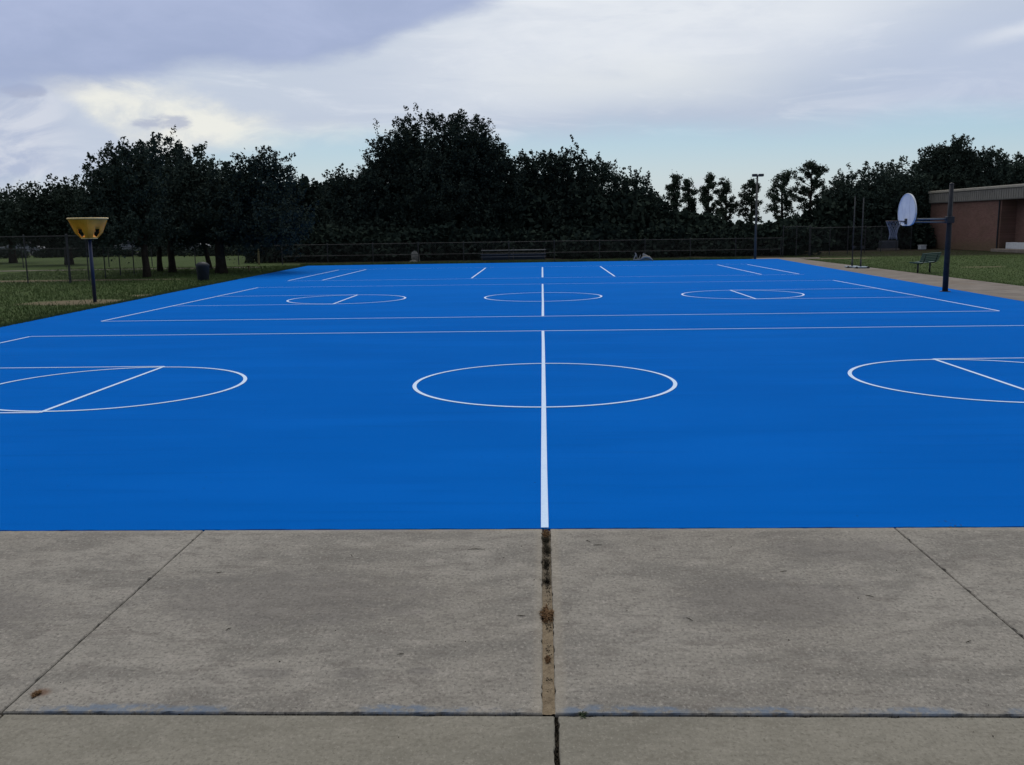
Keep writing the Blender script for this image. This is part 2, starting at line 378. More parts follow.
M_NET = mat('net_cord', rough=0.7, spec=0.2, build=weathered((0.26, 0.26, 0.28), (0.20, 0.20, 0.22), 20, 0.7))
M_DARKM = mat('dark_metal', rough=0.55, spec=0.3, build=weathered((0.02, 0.022, 0.026), (0.035, 0.037, 0.042), 10, 0.5))
M_GALV = mat('galvanised', rough=0.7, spec=0.2, build=weathered((0.030, 0.031, 0.033), (0.052, 0.053, 0.055), 8, 0.55))
M_WIRE = mat('fence_wire', rough=0.6, spec=0.3, metal=0.2, build=weathered((0.03, 0.032, 0.034), (0.045, 0.046, 0.048), 8, 0.6))
M_GREENB = mat('bench_green', rough=0.5, spec=0.35, build=weathered((0.018, 0.060, 0.062), (0.028, 0.085, 0.080), 6, 0.5))
M_BIN = mat('bin_plastic', rough=0.55, spec=0.25, build=weathered((0.008, 0.012, 0.020), (0.012, 0.017, 0.027), 6, 0.55))
M_WHITE = mat('white_paint', rough=0.5, spec=0.35, build=weathered((0.52, 0.54, 0.56), (0.64, 0.66, 0.67), 6, 0.5))
M_WOODP = mat('post_wood', rough=0.85, spec=0.1, build=weathered((0.18, 0.16, 0.085), (0.11, 0.095, 0.05), 6, 0.85))
M_BASE = mat('base_grey_blue', rough=0.5, spec=0.4, build=weathered((0.22, 0.30, 0.38), (0.36, 0.42, 0.47), 5, 0.5))
M_BLUED = mat('dark_blue_panel', rough=0.5, spec=0.3, build=weathered((0.012, 0.03, 0.065), (0.018, 0.04, 0.08), 5, 0.5))
M_ALU = mat('aluminium_plank', rough=0.45, spec=0.4, metal=0.3, build=weathered((0.16, 0.165, 0.17), (0.22, 0.225, 0.23), 5, 0.45))
M_ROCK = mat('pale_rock', rough=0.9, spec=0.1, build=weathered((0.13, 0.125, 0.115), (0.24, 0.235, 0.215), 6, 0.9, 0.1, 0.03))
M_STICK = mat('pale_dead_wood', rough=0.9, spec=0.1, build=weathered((0.26, 0.24, 0.20), (0.36, 0.34, 0.29), 8, 0.9))
M_LAMP = mat('lamp_housing', rough=0.5, spec=0.3, build=weathered((0.04, 0.04, 0.045), (0.07, 0.07, 0.075), 8, 0.5))
M_PLASTP = mat('pole_grey', rough=0.6, spec=0.3, build=weathered((0.075, 0.070, 0.058), (0.11, 0.10, 0.085), 3, 0.6))
M_LENS = mat('lamp_glass', (0.25, 0.26, 0.27), 0.2, 0.5)
def f_brick(n, b):
    v = coords(n)
    x, y, z = n.sep(v); vv = n.xyz(x, z, 0.0)
    br = n.node('ShaderNodeTexBrick'); n.put(br.inputs['Vector'], vv)
    br.inputs['Color1'].default_value = (0.16, 0.078, 0.064, 1); br.inputs['Color2'].default_value = (0.21, 0.108, 0.086, 1)
    br.inputs['Mortar'].default_value = (0.20, 0.17, 0.145, 1); br.inputs['Scale'].default_value = 1.0
    br.inputs['Brick Width'].default_value = 0.22; br.inputs['Row Height'].default_value = 0.075
    br.inputs['Mortar Size'].default_value = 0.007
    k = n.noise(v, 0.8, 5, 0.6)
    col = n.mix(n.mul(n.step(k, 0.4, 0.7), 0.35), br.outputs[0], (0.10, 0.075, 0.05))
    base = n.mul(n.step(n.add(z, n.mul(n.sub(k, .5), 1.5)), 0.1, 1.0, 1.0, 0.0), 0.5)
    col = n.mix(base, col, (0.11, 0.10, 0.05))
    n.put(b.inputs['Base Color'], col); bump(n, b, br.outputs[1], -0.005, 0.6)
M_BRICK = mat('brick', rough=0.9, spec=0.1, build=f_brick)
M_FASCIA = mat('fascia_metal', rough=0.6, spec=0.25, build=weathered((0.19, 0.178, 0.155), (0.24, 0.225, 0.195), 1.5, 0.6))
M_COPING = mat('coping_metal', rough=0.55, spec=0.3, build=weathered((0.30, 0.275, 0.225), (0.38, 0.35, 0.28), 2, 0.5))
M_SOFFIT = mat('soffit', (0.12, 0.115, 0.105), 0.8, 0.1)
M_SIDING = mat('siding', rough=0.6, spec=0.3, build=weathered((0.30, 0.31, 0.32), (0.38, 0.39, 0.40), 2, 0.6))
M_TYRE = mat('tyre_rubber', (0.02, 0.02, 0.02), 0.85, 0.1)
M_GLASS = mat('car_glass', (0.03, 0.035, 0.04), 0.12, 0.5)
M_WEEDG = mat('weed_green', rough=0.8, spec=0.1, build=weathered((0.025, 0.040, 0.022), (0.045, 0.062, 0.03), 20, 0.8))
M_WEEDD = mat('weed_dry', rough=0.9, spec=0.05, build=weathered((0.09, 0.05, 0.025), (0.17, 0.10, 0.05), 30, 0.9))
M_MOSS = mat('moss_dark', rough=0.95, spec=0.05, build=weathered((0.018, 0.015, 0.012), (0.04, 0.035, 0.022), 30, 0.95))

# ------------------------------------------------------------------ mesh helpers
class MB:
    def __init__(s): s.v = []; s.f = []
    def add(s, vs_, fs):
        o = len(s.v); s.v += [tuple(q) for q in vs_]; s.f += [tuple(o+i for i in f) for f in fs]
    def box(s, c, size, rz=0.0, M=None):
        cx, cy, cz = c; a, b, h = (q/2 for q in size); cr, sr = math.cos(rz), math.sin(rz)
        P = []
        for dz in (-h, h):
            for dx, dy in ((-a, -b), (a, -b), (a, b), (-a, b)):
                P.append((cx+dx*cr-dy*sr, cy+dx*sr+dy*cr, cz+dz))
        s.add(P, [(3, 2, 1, 0), (4, 5, 6, 7), (0, 1, 5, 4), (1, 2, 6, 5), (2, 3, 7, 6), (3, 0, 4, 7)])
    def tube(s, pts, rad, k=8, cap=True):
        pts = [Vector(p) for p in pts]; n = len(pts)
        if not hasattr(rad, '__len__'): rad = [rad]*n
        P = []
        ref = None
        for i, p in enumerate(pts):
            d = (pts[min(i+1, n-1)]-pts[max(i-1, 0)]).normalized()
            if ref is None: ref = Vector((0, 0, 1)) if abs(d.z) < 0.9 else Vector((1, 0, 0))
            a = d.cross(ref).normalized(); b = d.cross(a).normalized(); ref = b.cross(d)*-1 if False else ref
            for j in range(k):
                t = 2*math.pi*j/k
                P.append(p+(a*math.cos(t)+b*math.sin(t))*rad[i])
        F = []
        for i in range(n-1):
            for j in range(k):
                F.append((i*k+j, i*k+(j+1) % k, (i+1)*k+(j+1) % k, (i+1)*k+j))
        if cap: F += [tuple(range(k-1, -1, -1)), tuple((n-1)*k+j for j in range(k))]
        s.add(P, F)
    def lathe(s, prof, k=24, c=(0, 0, 0)):
        P = []
        for r, z in prof:
            for j in range(k):
                t = 2*math.pi*j/k; P.append((c[0]+r*math.cos(t), c[1]+r*math.sin(t), c[2]+z))
        F = [(i*k+j, i*k+(j+1) % k, (i+1)*k+(j+1) % k, (i+1)*k+j) for i in range(len(prof)-1) for j in range(k)]
        s.add(P, F)
    def prism(s, poly, z0, z1):
        n = len(poly)
        P = [(x, y, z0) for x, y in poly]+[(x, y, z1) for x, y in poly]
        s.add(P, [tuple(range(n-1, -1, -1)), tuple(range(n, 2*n))]+[(i, (i+1) % n, n+(i+1) % n, n+i) for i in range(n)])
    def build(s, name, material, parent=None, bevel=0.0, smooth=False, loc=None):
        me = bpy.data.meshes.new(name); me.from_pydata(s.v, [], s.f); me.update()
        me.materials.append(material)
        if smooth:
            for p in me.polygons: p.use_smooth = True
        o = bpy.data.objects.new(name, me); COL.objects.link(o)
        if parent: o.parent = parent
        if loc: o.location = loc
        if bevel:
            b = o.modifiers.new('bevel', 'BEVEL'); b.width = bevel; b.segments = 2; b.limit_method = 'ANGLE'
        return o
def tag(o, label, cat, group=None):
    o['label'] = label; o['category'] = cat
    if group: o['group'] = group
    return o
def struct(o): o['kind'] = 'structure'; return o
def empty(name, loc, rz=0.0, label=None, cat=None, group=None):
    o = bpy.data.objects.new(name, None); COL.objects.link(o); o.location = loc; o.rotation_euler = (0, 0, rz)
    o.empty_display_size = 0.2
    if label: tag(o, label, cat, group)
    return o
def copy_tree(o, parent=None):
    c = o.copy(); COL.objects.link(c)
    if parent: c.parent = parent
    for ch in [q for q in bpy.data.objects if q.parent == o and q != c]: copy_tree(ch, c)
    return c
def np_quads(name, V, material, parent=None):
    """V: (n,4,3) quads"""
    n = len(V); me = bpy.data.meshes.new(name)
    me.vertices.add(n*4); me.vertices.foreach_set('co', V.reshape(-1).astype(np.float32))
    me.loops.add(n*4); me.loops.foreach_set('vertex_index', np.arange(n*4, dtype=np.int32))
    me.polygons.add(n); me.polygons.foreach_set('loop_start', np.arange(0, n*4, 4, dtype=np.int32))
    me.update(calc_edges=True); me.materials.append(material)
    o = bpy.data.objects.new(name, me); COL.objects.link(o)
    if parent: o.parent = parent
    return o

# ------------------------------------------------------------------ setting: ground, court, pavement
g = MB()
xs = [-1500, -300, -80, -40, -20, 0, 20, 40, 80, 300, 1500]; ys = [-300, -60, -12, 10, 30, 50, 70, 100, 200, 600, 2500]
for j in range(len(ys)):
    for i in range(len(xs)): g.v.append((xs[i], ys[j], -0.035))
nx = len(xs)
for j in range(len(ys)-1):
    for i in range(nx-1): g.f.append((j*nx+i, j*nx+i+1, (j+1)*nx+i+1, (j+1)*nx+i))
struct(g.build('ground', M_GRASS))

EL = [(-12.2, 6.47), (-12.9, 21.5), (-13.55, 34.0), (-14.05, 45.0), (-14.5, 57.0)]
ER = [(14.5, 58.0), (13.9, 47.0), (13.3, 34.0), (12.9, 25.0), (12.5, 6.47)]
def jag(a, b, n, amp):
    out = []
    for i in range(n):
        t = i/n; out.append((a[0]+(b[0]-a[0])*t+random.uniform(-amp, amp), a[1]+(b[1]-a[1])*t+random.uniform(-amp, amp)))
    return out
poly = []
for a, b in zip(EL[:-1], EL[1:]): poly += jag(a, b, 14, 0.025)
poly += jag(EL[-1], ER[0], 30, 0.03)
for a, b in zip(ER[:-1], ER[1:]): poly += jag(a, b, 12, 0.012)
poly += jag(ER[-1], EL[0], 260, 0.007)
c = MB(); c.prism(poly[::-1], -0.12, 0.0); struct(c.build('court', M_COURT))

LM = MB(); LZ = 0.004; LW = 0.055
def line(x0, y0, x1, y1, w=None):
    w = w or LW
    d = Vector((x1-x0, y1-y0)).normalized(); nrm = Vector((-d.y, d.x))*w/2
    n = max(1, int(math.hypot(x1-x0, y1-y0)/1.5))
    L_, R_ = [], []
    for i in range(n+1):
        t = i/n; px, py = x0+(x1-x0)*t, y0+(y1-y0)*t; j = random.uniform(-.003, .003)
        L_.append((px+nrm.x+j*d.y, py+nrm.y+j*d.x, LZ)); R_.append((px-nrm.x+j*d.y, py-nrm.y+j*d.x, LZ))
    LM.add(L_+R_, [(n+1+i, n+2+i, i+1, i) for i in range(n)])
def ring(cx, cy, r, w=None, n=96):
    w = w or LW
    P = []
    for j in range(n):
        t = 2*math.pi*j/n
        P += [(cx+(r-w/2)*math.cos(t), cy+(r-w/2)*math.sin(t), LZ), (cx+(r+w/2)*math.cos(t), cy+(r+w/2)*math.sin(t), LZ)]
    LM.add(P, [(2*j, 2*j+1, (2*j+3) % (2*n), (2*j+2) % (2*n)) for j in range(n)])
H = LW/2
# three stacked levels keep crossing strips from lying in one plane
def court_lines(y0, y1, cy, half, lane=1.9):
    global LZ, LW
    LZ = 0.004
    line(-11.0, y1, 13.0 if y1 < 20 else 11.0, y1, .05 if y1 < 20 else .035)
    if y0 > 7: line(-11.0, y0, 11.0, y0, .05)
    LZ = 0.0045
    for s in (-1, 1):
        line(s*11.0, y0+(-.025 if y0 < 7 else H), s*11.0, y1-H)
    line(0, y0+(-.022 if y0 < 7 else H), 0, y1-H)
    for s in (-1, 1): line(s*6.2, cy-lane, s*6.2, cy+lane)
    LZ = 0.005
    for s in (-1, 1):
        line(s*11.0, cy-lane-0.003, s*6.2, cy-lane-0.003, .05 if y0 < 7 else .04); line(s*11.0, cy+lane+0.003, s*6.2, cy+lane+0.003, .05 if y0 < 7 else .04)
    LZ = 0.0055
    ring(0.01, cy, 1.82)
    ring(-6.17, cy, 1.83); ring(6.19, cy, 1.83)
court_lines(6.5, 19.4, 12.86, 11.0)
LW = 0.060
court_lines(22.62, 35.55, 29.0, 11.0)
LZ = 0.004
line(-11.1, 39.85, 11.1, 39.85, 0.035); line(-11.1, 50.9, 11.1, 50.9, 0.03)
LZ = 0.0045
for x in (-11.1, -9.6, -3.08, 0, 3.12, 9.4, 11.0): line(x, 40.25, x, 50.4, 0.07)
struct(LM.build('court_lines', M_LINE))

# pavement slabs before the court
sl = MB()
def slab(x0, x1, y0, y1, z=0.0):
    nx_, ny_ = max(2, int((x1-x0)/0.035)), max(2, int((y1-y0)/0.035))
    def e(): return random.uniform(0, 0.003)+(random.uniform(.004, .010) if random.random() < .12 else 0)
    P = []; k = 0.006
    per = [(x0+(x1-x0)*i/nx_, y0+e()) for i in range(nx_)]+[(x1-e(), y0+(y1-y0)*i/ny_) for i in range(ny_)] + \
          [(x1-(x1-x0)*i/nx_, y1-e()) for i in range(nx_)]+[(x0+e(), y1-(y1-y0)*i/ny_) for i in range(ny_)]
    n = len(per); cx, cy = (x0+x1)/2, (y0+y1)/2
    def inset(p, q):
        return (min(max(p[0], x0+q), x1-q), min(max(p[1], y0+q), y1-q))
    ins = [inset(p, k) for p in per]
    P = [(x, y, z-0.09) for x, y in per]+[(x, y, z-0.006) for x, y in per]+[(x, y, z) for x, y in ins]
    F = [(i, (i+1) % n, n+(i+1) % n, n+i) for i in range(n)]+[(n+i, n+(i+1) % n, 2*n+(i+1) % n, 2*n+i) for i in range(n)]
    F.append(tuple(2*n+i for i in range(n)))
    sl.add(P, F)
cols_a = [(-7.52, -5.02), (-5.01, -2.513), (-2.507, -0.017), (0.038, 2.507), (2.513, 5.01), (5.02, 7.52), (7.53, 12.6)]
cols_a = [(-12.6, -7.53)]+cols_a
for a, b in cols_a: slab(a, b, 3.872, 6.458)
for a, b in [(-12.6, -7.5), (-7.49, -4.99), (-4.98, -2.50), (-2.488, 0.036), (0.051, 2.50), (2.51, 5.0), (5.01, 12.6)]:
    slab(a, b, 1.1, 3.853, -0.001)
    slab(a, b, -4.0, 1.085, -0.002)
    slab(a, b, -9.0, -4.015, -0.002)
struct(sl.build('pavement', M_CONC))
so = MB(); so.prism([(-12.7, -9.1), (12.7, -9.1), (12.7, 6.6), (-12.7, 6.6)], -0.2, -0.020)
struct(so.build('joint_bed', M_SOIL))
# sand filling the wide joint: lumpy strip
sd = MB(); n = 120; rows = 7
for i in range(n+1):
    yy = 3.874+(6.455-3.874)*i/n
    dip = 0.0 if yy < 5.35 else 0.008
    for j in range(rows):
        xx = -0.019+0.0585*j/(rows-1)
        sd.v.append((xx, yy, -0.007-dip+random.uniform(-0.003, 0.003)))
for i in range(n):
    for j in range(rows-1): sd.f.append((i*rows+j, i*rows+j+1, (i+1)*rows+j+1, (i+1)*rows+j))
struct(sd.build('joint_sand', M_SAND, smooth=True))

# side path on the right, with cut joints
wk = MB()
inner = [(12.53, 6.2), (12.93, 25.0), (13.33, 34.0), (13.93, 47.0), (14.53, 58.0)]
outer = [(15.9, 6.2), (15.9, 25.0), (15.85, 34.0), (15.8, 47.0), (15.75, 58.0)]
def lerp_poly(P, y):
    for a, b in zip(P[:-1], P[1:]):
        if a[1] <= y <= b[1]+1e-6:
            t = (y-a[1])/(b[1]-a[1]); return a[0]+(b[0]-a[0])*t
    return P[-1][0]
y = 6.2
while y < 57.9:
    y2 = min(y+1.8, 58.0)
    wk.prism([(lerp_poly(inner, y)+0.012, y), (lerp_poly(outer, y)+random.uniform(-.02, .02), y), (lerp_poly(outer, y2), y2-0.015), (lerp_poly(inner, y2)+0.012, y2-0.015)], -0.1, -0.006)
    y = y2
wk.prism([(11.6, 58.15), (17.0, 58.02), (17.6, 59.6), (14.5, 60.2), (11.8, 59.4)], -0.1, -0.012)
struct(wk.build('path', M_WALK))
# far lane beyond the left trees
rd = MB(); rd.prism([(-75, 53.2), (-17.2, 56.0), (-17.2, 56.9), (-75, 54.4)], -0.1, -0.022)
struct(rd.build('footpath', M_WALK))
rd2 = MB(); rd2.prism([(-220, 92.0), (-18, 98.0), (-18, 106.0), (-220, 100.0)], -0.1, -0.020)
struct(rd2.build('road', mat('asphalt', rough=0.9, spec=0.1, build=weathered((0.04, 0.04, 0.042), (0.06, 0.06, 0.06), 2, 0.9))))

# ------------------------------------------------------------------ grass blades
def in_dirt(x, y):
    q = np.zeros(len(x), bool)
    for cx, cy, rx, ry in GR: q |= ((x-cx)/rx)**2+((y-cy)/ry)**2 < 0.8
    return q
def blades(pts, h, w):
    n = len(pts); a = RNG.uniform(0, 2*np.pi, n)
    dx = np.stack([np.cos(a), np.sin(a), 0*a], 1)*(w*RNG.uniform(.6, 1.4, n))[:, None]
    hh = h*RNG.uniform(.5, 1.3, n)
    lean = RNG.normal(0, .35, (n, 2))*hh[:, None]
    base = np.concatenate([pts, np.full((n, 1), -0.036)], 1)
    tip = base+np.concatenate([lean, hh[:, None]], 1)
    return np.stack([base-dx, base+dx, tip+dx*.15, tip-dx*.15], 1)
def left_edge(y): return np.interp(y, [p[1] for p in EL], [p[0] for p in EL])
N1 = 60000
yy = 16+RNG.random(N1)**1.0*42; xx = left_edge(yy)-0.02-np.abs(RNG.random(N1)**1.6)*16
k = ~in_dirt(xx, yy) | (RNG.random(N1) < .12)
Q = [blades(np.stack([xx[k], yy[k]], 1), 0.075, 0.012)]
N2 = 14000
yy = 16+RNG.random(N2)*42; xx = left_edge(yy)+0.04-np.abs(RNG.normal(0, .10, N2))
Q.append(blades(np.stack([xx, yy], 1), 0.09, 0.012))
N3 = 60000
yy = 26+RNG.random(N3)*44; xx = 15.93+RNG.random(N3)**1.4*16
k = ~in_dirt(xx, yy)
Q.append(blades(np.stack([xx[k], yy[k]], 1), 0.035, 0.010))
N4 = 9000
xx = RNG.uniform(-15, 13, N4); yy = np.interp(xx, [-14.5, 14.5], [57.05, 58.05])+np.abs(RNG.normal(0, .5, N4))
Q.append(blades(np.stack([xx, yy], 1), 0.16, 0.02))
o = np_quads('grass', np.concatenate(Q), M_BLADE); tag(o, 'short mown grass around the blue court', 'grass'); o['kind'] = 'stuff'

# ------------------------------------------------------------------ trees
def reseed(text):
    global RNG
    k = sum((i+1)*ord(ch) for i, ch in enumerate(text))
    RNG = np.random.default_rng(k); random.seed(k)
def rand_dirs(n):
    v = RNG.normal(size=(n, 3)); return v/np.linalg.norm(v, axis=1)[:, None]
def leaf_quads(C, size):
    """diamond leaves at centres C"""
    n = len(C); a = rand_dirs(n); b = np.cross(a, rand_dirs(n)); b /= np.linalg.norm(b, axis=1)[:, None]+1e-9
    s = (size*RNG.uniform(.55, 1.4, n))[:, None]
    a = a*s; b = b*s*.62
    return np.stack([C-a, C-b, C+a, C+b], 1)
def lump(d, ks, ph, am):
    return 1+(am[None, :]*np.cos(d@ks.T+ph[None, :])).sum(1)
def crown_points(c, r, n_clump, n_twig, leaves, csz, rough=.5, up=.7, flat_bottom=-.6):
    c = np.array(c, float); r = np.array(r, float)
    K = 7; ks = RNG.normal(size=(K, 3))*3.0; ph = RNG.uniform(0, 6.28, K); am = np.full(K, .18*rough)
    out = []
    d = rand_dirs(n_clump*2); d = d[d[:, 2] > flat_bottom][:n_clump]
    rad = RNG.random(len(d))**.28
    cc = c+d*r*(lump(d, ks, ph, am)*rad)[:, None]
    cs = csz*RNG.uniform(.5, 1.35, len(d))
    m_ = max(4, leaves)
    L = RNG.normal(size=(len(d), m_, 3))*.5
    out.append((cc[:, None, :]+L*cs[:, None, None]*np.array([1, 1, .75])).reshape(-1, 3))
    # twigs thrust outward and upward past the outline
    d = rand_dirs(n_twig*3); d = d[d[:, 2] > -.25][:n_twig]
    base = c+d*r*(lump(d, ks, ph, am)*RNG.uniform(.86, 1.02, len(d)))[:, None]
    dirn = d+np.array([0, 0, up])+RNG.normal(size=(len(d), 3))*.35; dirn /= np.linalg.norm(dirn, axis=1)[:, None]
    Ln = csz*RNG.uniform(.5, 2.1, len(d))
    t = RNG.random((len(d), m_))**.8
    P = base[:, None, :]+dirn[:, None, :]*(t*Ln[:, None])[:, :, None]+RNG.normal(size=(len(d), m_, 3))*(csz*.32*(1-.7*t))[:, :, None]
    out.append(P.reshape(-1, 3))
    # coarse inner foliage
    d = rand_dirs(int(n_clump*1.5)); d = d[d[:, 2] > flat_bottom]
    inner = c+d*r*(lump(d, ks, ph, am)*(RNG.random(len(d))**.45)*.80)[:, None]
    return np.concatenate(out), inner
def limb_mesh(mb, base, crowns, h_trunk, r0, nl, lean=(0, 0)):
    bx, by = base
    top = Vector((lean[0], lean[1], h_trunk))
    pts = [Vector((0, 0, -.1)), Vector((lean[0]*.2, lean[1]*.2, h_trunk*.3)), Vector((lean[0]*.6+random.uniform(-.08, .08), lean[1]*.6, h_trunk*.7)), top]
    mb.tube(pts, [r0*1.35, r0*1.02, r0*.9, r0*.78], 10)
    for i in range(nl):
        cc, rr = crowns[i % len(crowns)]
        d = rand_dirs(1)[0]; d[2] = abs(d[2])*.7
        tip = Vector(cc)+Vector([d[q]*rr[q]*.85 for q in range(3)])
        mid = top.lerp(tip, .45)+Vector((random.uniform(-.3, .3), random.uniform(-.3, .3), random.uniform(-.2, .5)))
        st = top.lerp(pts[2], random.uniform(0, .7))
        mb.tube([st, st.lerp(mid, .5)+Vector((0, 0, random.uniform(-.1, .2))), mid, mid.lerp(tip, .5)+Vector((random.uniform(-.25, .25),)*3), tip],
                [r0*.5, r0*.38, r0*.25, r0*.14, .02], 6, cap=False)
def tree(name, pos, crowns, label, cat='tree', group=None, dens=1.0, leaf=.13, csz=.75, trunk_h=2.6, r0=.26, nl=9, rough=.6, up=.7, bottom=-.6, lean=(0, 0), material=None, twig=1.0):
    """crowns: list of (centre relative to base, radii)"""
    reseed(label)
    root = empty(name, (pos[0], pos[1], -0.03), 0, label, cat, group)
    csz *= .78; leaf *= .68
    mb = MB(); limb_mesh(mb, pos, crowns, trunk_h, r0, nl, lean)
    mb.build('trunk', M_BARK, root, smooth=True)
    Q = []
    for cc, rr in crowns:
        area = (rr[0]*rr[2]+rr[1]*rr[2]+rr[0]*rr[1])/3*12.6
        nc = int(area*1.15*dens/(csz/.75)**2); nt = int(area*1.3*dens*twig/(csz/.75)**2)
        P, inner = crown_points(cc, rr, nc, nt, int(30*(.13/leaf)**.6), csz, rough, up, bottom)
        Q += [leaf_quads(P, leaf), leaf_quads(inner, .42*min(1, csz))]
    np_quads('crown', np.concatenate(Q), material or M_OAK, root)
    return root

def px_tree(px, py_base_Y, top_y, spec):  # helper: crown lobes given as sight-line measures at depth Y
    pass
def lobes(Y, base_x, L):
    """L: (px, top_py, half width px, height m of the lobe) -> crown lobes relative to the trunk base"""
    out = []
    for px, ty, hw, hh in L:
        p = at_depth(px, ty+13, Y); w = hw/F_PX*Y
        rz = hh/2
        out.append(((p.x-base_x, 0.0+random.uniform(-.6, .6), p.z-rz*.93), (w, w*.9, rz)))
    return out
def oak(trunk_px, Y, L, label, **kw):
    b = at_depth(trunk_px, 250, Y)
    return tree(kw.pop('name', 'oak_tree'), (b.x, Y), lobes(Y, b.x, L), label, **kw)

GT = 'oaks along the edge of the grounds'
# left group
oak(12, 72, [(2, 182, 26, 5.4), (-25, 186, 26, 5.2), (24, 197, 18, 4)], 'low spreading dark oak cut by the left edge of the photo', group=GT, leaf=.15, csz=.8)
oak(68, 66, [(46, 177, 26, 5.5), (70, 186, 26, 5.2), (30, 192, 18, 4)], 'small rounded oak between the left photo edge and the yellow funnel goal', group=GT, leaf=.15, csz=.8)
oak(145, 45.5, [(100, 166, 24, 3.2), (132, 140, 30, 3.6), (118, 180, 46, 3.6)], 'oak with forked ragged top right of the yellow funnel goal, nearest of the left trunks', group=GT, leaf=.10, csz=.55, trunk_h=1.7, r0=.17)
oak(158.5, 52.5, [(172, 140, 26, 3.4), (150, 152, 30, 3.6), (165, 178, 42, 4)], 'thin-trunked oak between two others right of the yellow funnel goal', group=GT, leaf=.11, csz=.6, trunk_h=1.9, r0=.14)
oak(171, 50.5, [(196, 150, 26, 3.4), (182, 165, 36, 3.6), (210, 178, 34, 3.6)], 'oak whose straight trunk stands just left of the dark trash bin', group=GT, leaf=.11, csz=.6, trunk_h=1.8, r0=.18)
oak(220, 48.6, [(244, 152, 24, 3.2), (270, 148, 20, 2.6), (232, 176, 48, 4.0), (268, 188, 32, 3.4)], 'thick-trunked oak with tufted crown rising behind the dark trash bin', group=GT, leaf=.10, csz=.6, trunk_h=1.9, r0=.26)
oak(209, 54, [(222, 164, 30, 3.6), (205, 190, 34, 3.2)], 'leaning slim oak close behind the thick-trunked one at the bin', group=GT, leaf=.11, csz=.6, trunk_h=2.0, r0=.13, lean=(-.5, 0))
oak(300, 74, [(302, 174, 24, 6.0), (284, 185, 24, 6.0), (318, 190, 20, 6)], 'low dark oak filling the dip left of the tallest tree', group=GT, leaf=.16, csz=.8, bottom=-.9)
oak(345, 70, [(352, 161, 22, 5.6), (336, 172, 18, 6.0), (350, 199, 34, 5)], 'stepped oak touching the left side of the tallest tree', group=GT, leaf=.15, csz=.75, bottom=-.9)
# tallest
oak(440, 72, [(432, 114, 42, 6.4), (398, 126, 30, 6.0), (484, 124, 26, 5.6), (458, 116, 32, 6), (425, 138, 62, 7.4), (372, 164, 30, 5.4), (480, 156, 48, 6.4), (440, 193, 78, 5.2)],
    'tallest and broadest oak in the middle of the tree line', group=GT, leaf=.13, csz=.72, trunk_h=3.0, r0=.42, nl=16, bottom=-.9, dens=.9)
oak(545, 76, [(545, 148, 34, 6.6), (520, 154, 22, 6), (575, 155, 28, 6.2), (548, 182, 52, 6.4)], 'wide level-topped oak directly right of the tallest tree', group=GT, leaf=.15, csz=.75, bottom=-.9, r0=.32)
oak(615, 78, [(602, 157, 24, 6.2), (628, 172, 20, 6.2), (645, 178, 14, 5.6), (612, 194, 40, 5.6)], 'oak sloping down to the right before the thin pines', group=GT, leaf=.15, csz=.75, bottom=-.9, r0=.3)
# right group
oak(862, 78, [(856, 163, 20, 5.0), (842, 175, 14, 4.6), (875, 167, 20, 5), (858, 190, 32, 6)], 'airy oak left of the right-hand tree group, behind the twin posts', group=GT, leaf=.13, csz=.6, twig=1.2, r0=.22, dens=.8)
oak(900, 80, [(900, 155, 26, 6.4), (885, 173, 28, 6.0), (915, 177, 26, 6)], 'dense oak behind the white fan backboard', group=GT, leaf=.15, csz=.75, r0=.3, bottom=-.9)
oak(945, 92, [(932, 144, 16, 5.0), (955, 131, 22, 5.6), (972, 142, 18, 5.0), (948, 159, 40, 8.0)], 'tall oak with a three-tufted top behind the brick building', group=GT, leaf=.15, csz=.7, r0=.34, twig=1.3)
oak(1010, 92, [(998, 147, 18, 5.0), (1022, 147, 20, 5.4), (1008, 163, 36, 7.4), (1048, 153, 24, 6)], 'rounded oak at the right photo edge above the building roof', group=GT, leaf=.15, csz=.7, r0=.34)

# thin pines on the skyline
def pine(px, Y, top, hw, label, low=215):
    reseed(label)
    b = at_depth(px, 250, Y); tp = at_depth(px, top, Y); h = tp.z
    root = empty('pine_tree', (b.x, Y, -0.03), 0, label, 'pine', 'thin pines on the skyline')
    mb = MB(); sway = random.uniform(-.25, .25)
    tr = [Vector((0, 0, -.1)), Vector((sway*.4, 0, h*.35)), Vector((sway, 0, h*.7)), Vector((sway*.6, 0, h*.98))]
    mb.tube(tr, [.17, .14, .09, .03], 8)
    w = hw/F_PX*Y; zlow = at_depth(px, low, Y).z*.75
    Q = []
    nb = int(34*(h-zlow)/5)
    for i in range(nb):
        t = i/(nb-1); z = zlow+(h-.35-zlow)*t
        ax = Vector((sway*(.4+.4*t), 0, z))
        reach = w*(1.0-.55*t**1.5)*random.uniform(.35, 1.25); a = random.uniform(0, 6.28)
        tip = ax+Vector((math.cos(a)*reach, math.sin(a)*reach, random.uniform(.2, .8)*reach+.1))
        mb.tube([ax, ax.lerp(tip, .5)+Vector((0, 0, -.05)), tip], [.045, .03, .012], 5, cap=False)
        for q, s in ((1.0, .25), (.78, .20), (.5, .16), (random.uniform(.4, .9), .17)):
            cc = np.array(ax.lerp(tip, q))+RNG.normal(size=3)*.10
            nL = int(150*s/.4)
            Q.append(leaf_quads(cc+RNG.normal(size=(nL, 3))*s*.55*np.array([1, 1, .9]), .075))
    Q.append(leaf_quads(np.array([sway*.6, 0, h-.2])+RNG.normal(size=(190, 3))*np.array([.18, .18, .22]), .085))
    mb.build('trunk', M_BARK, root, smooth=True)
    np_quads('crown', np.concatenate(Q), M_PINE, root)
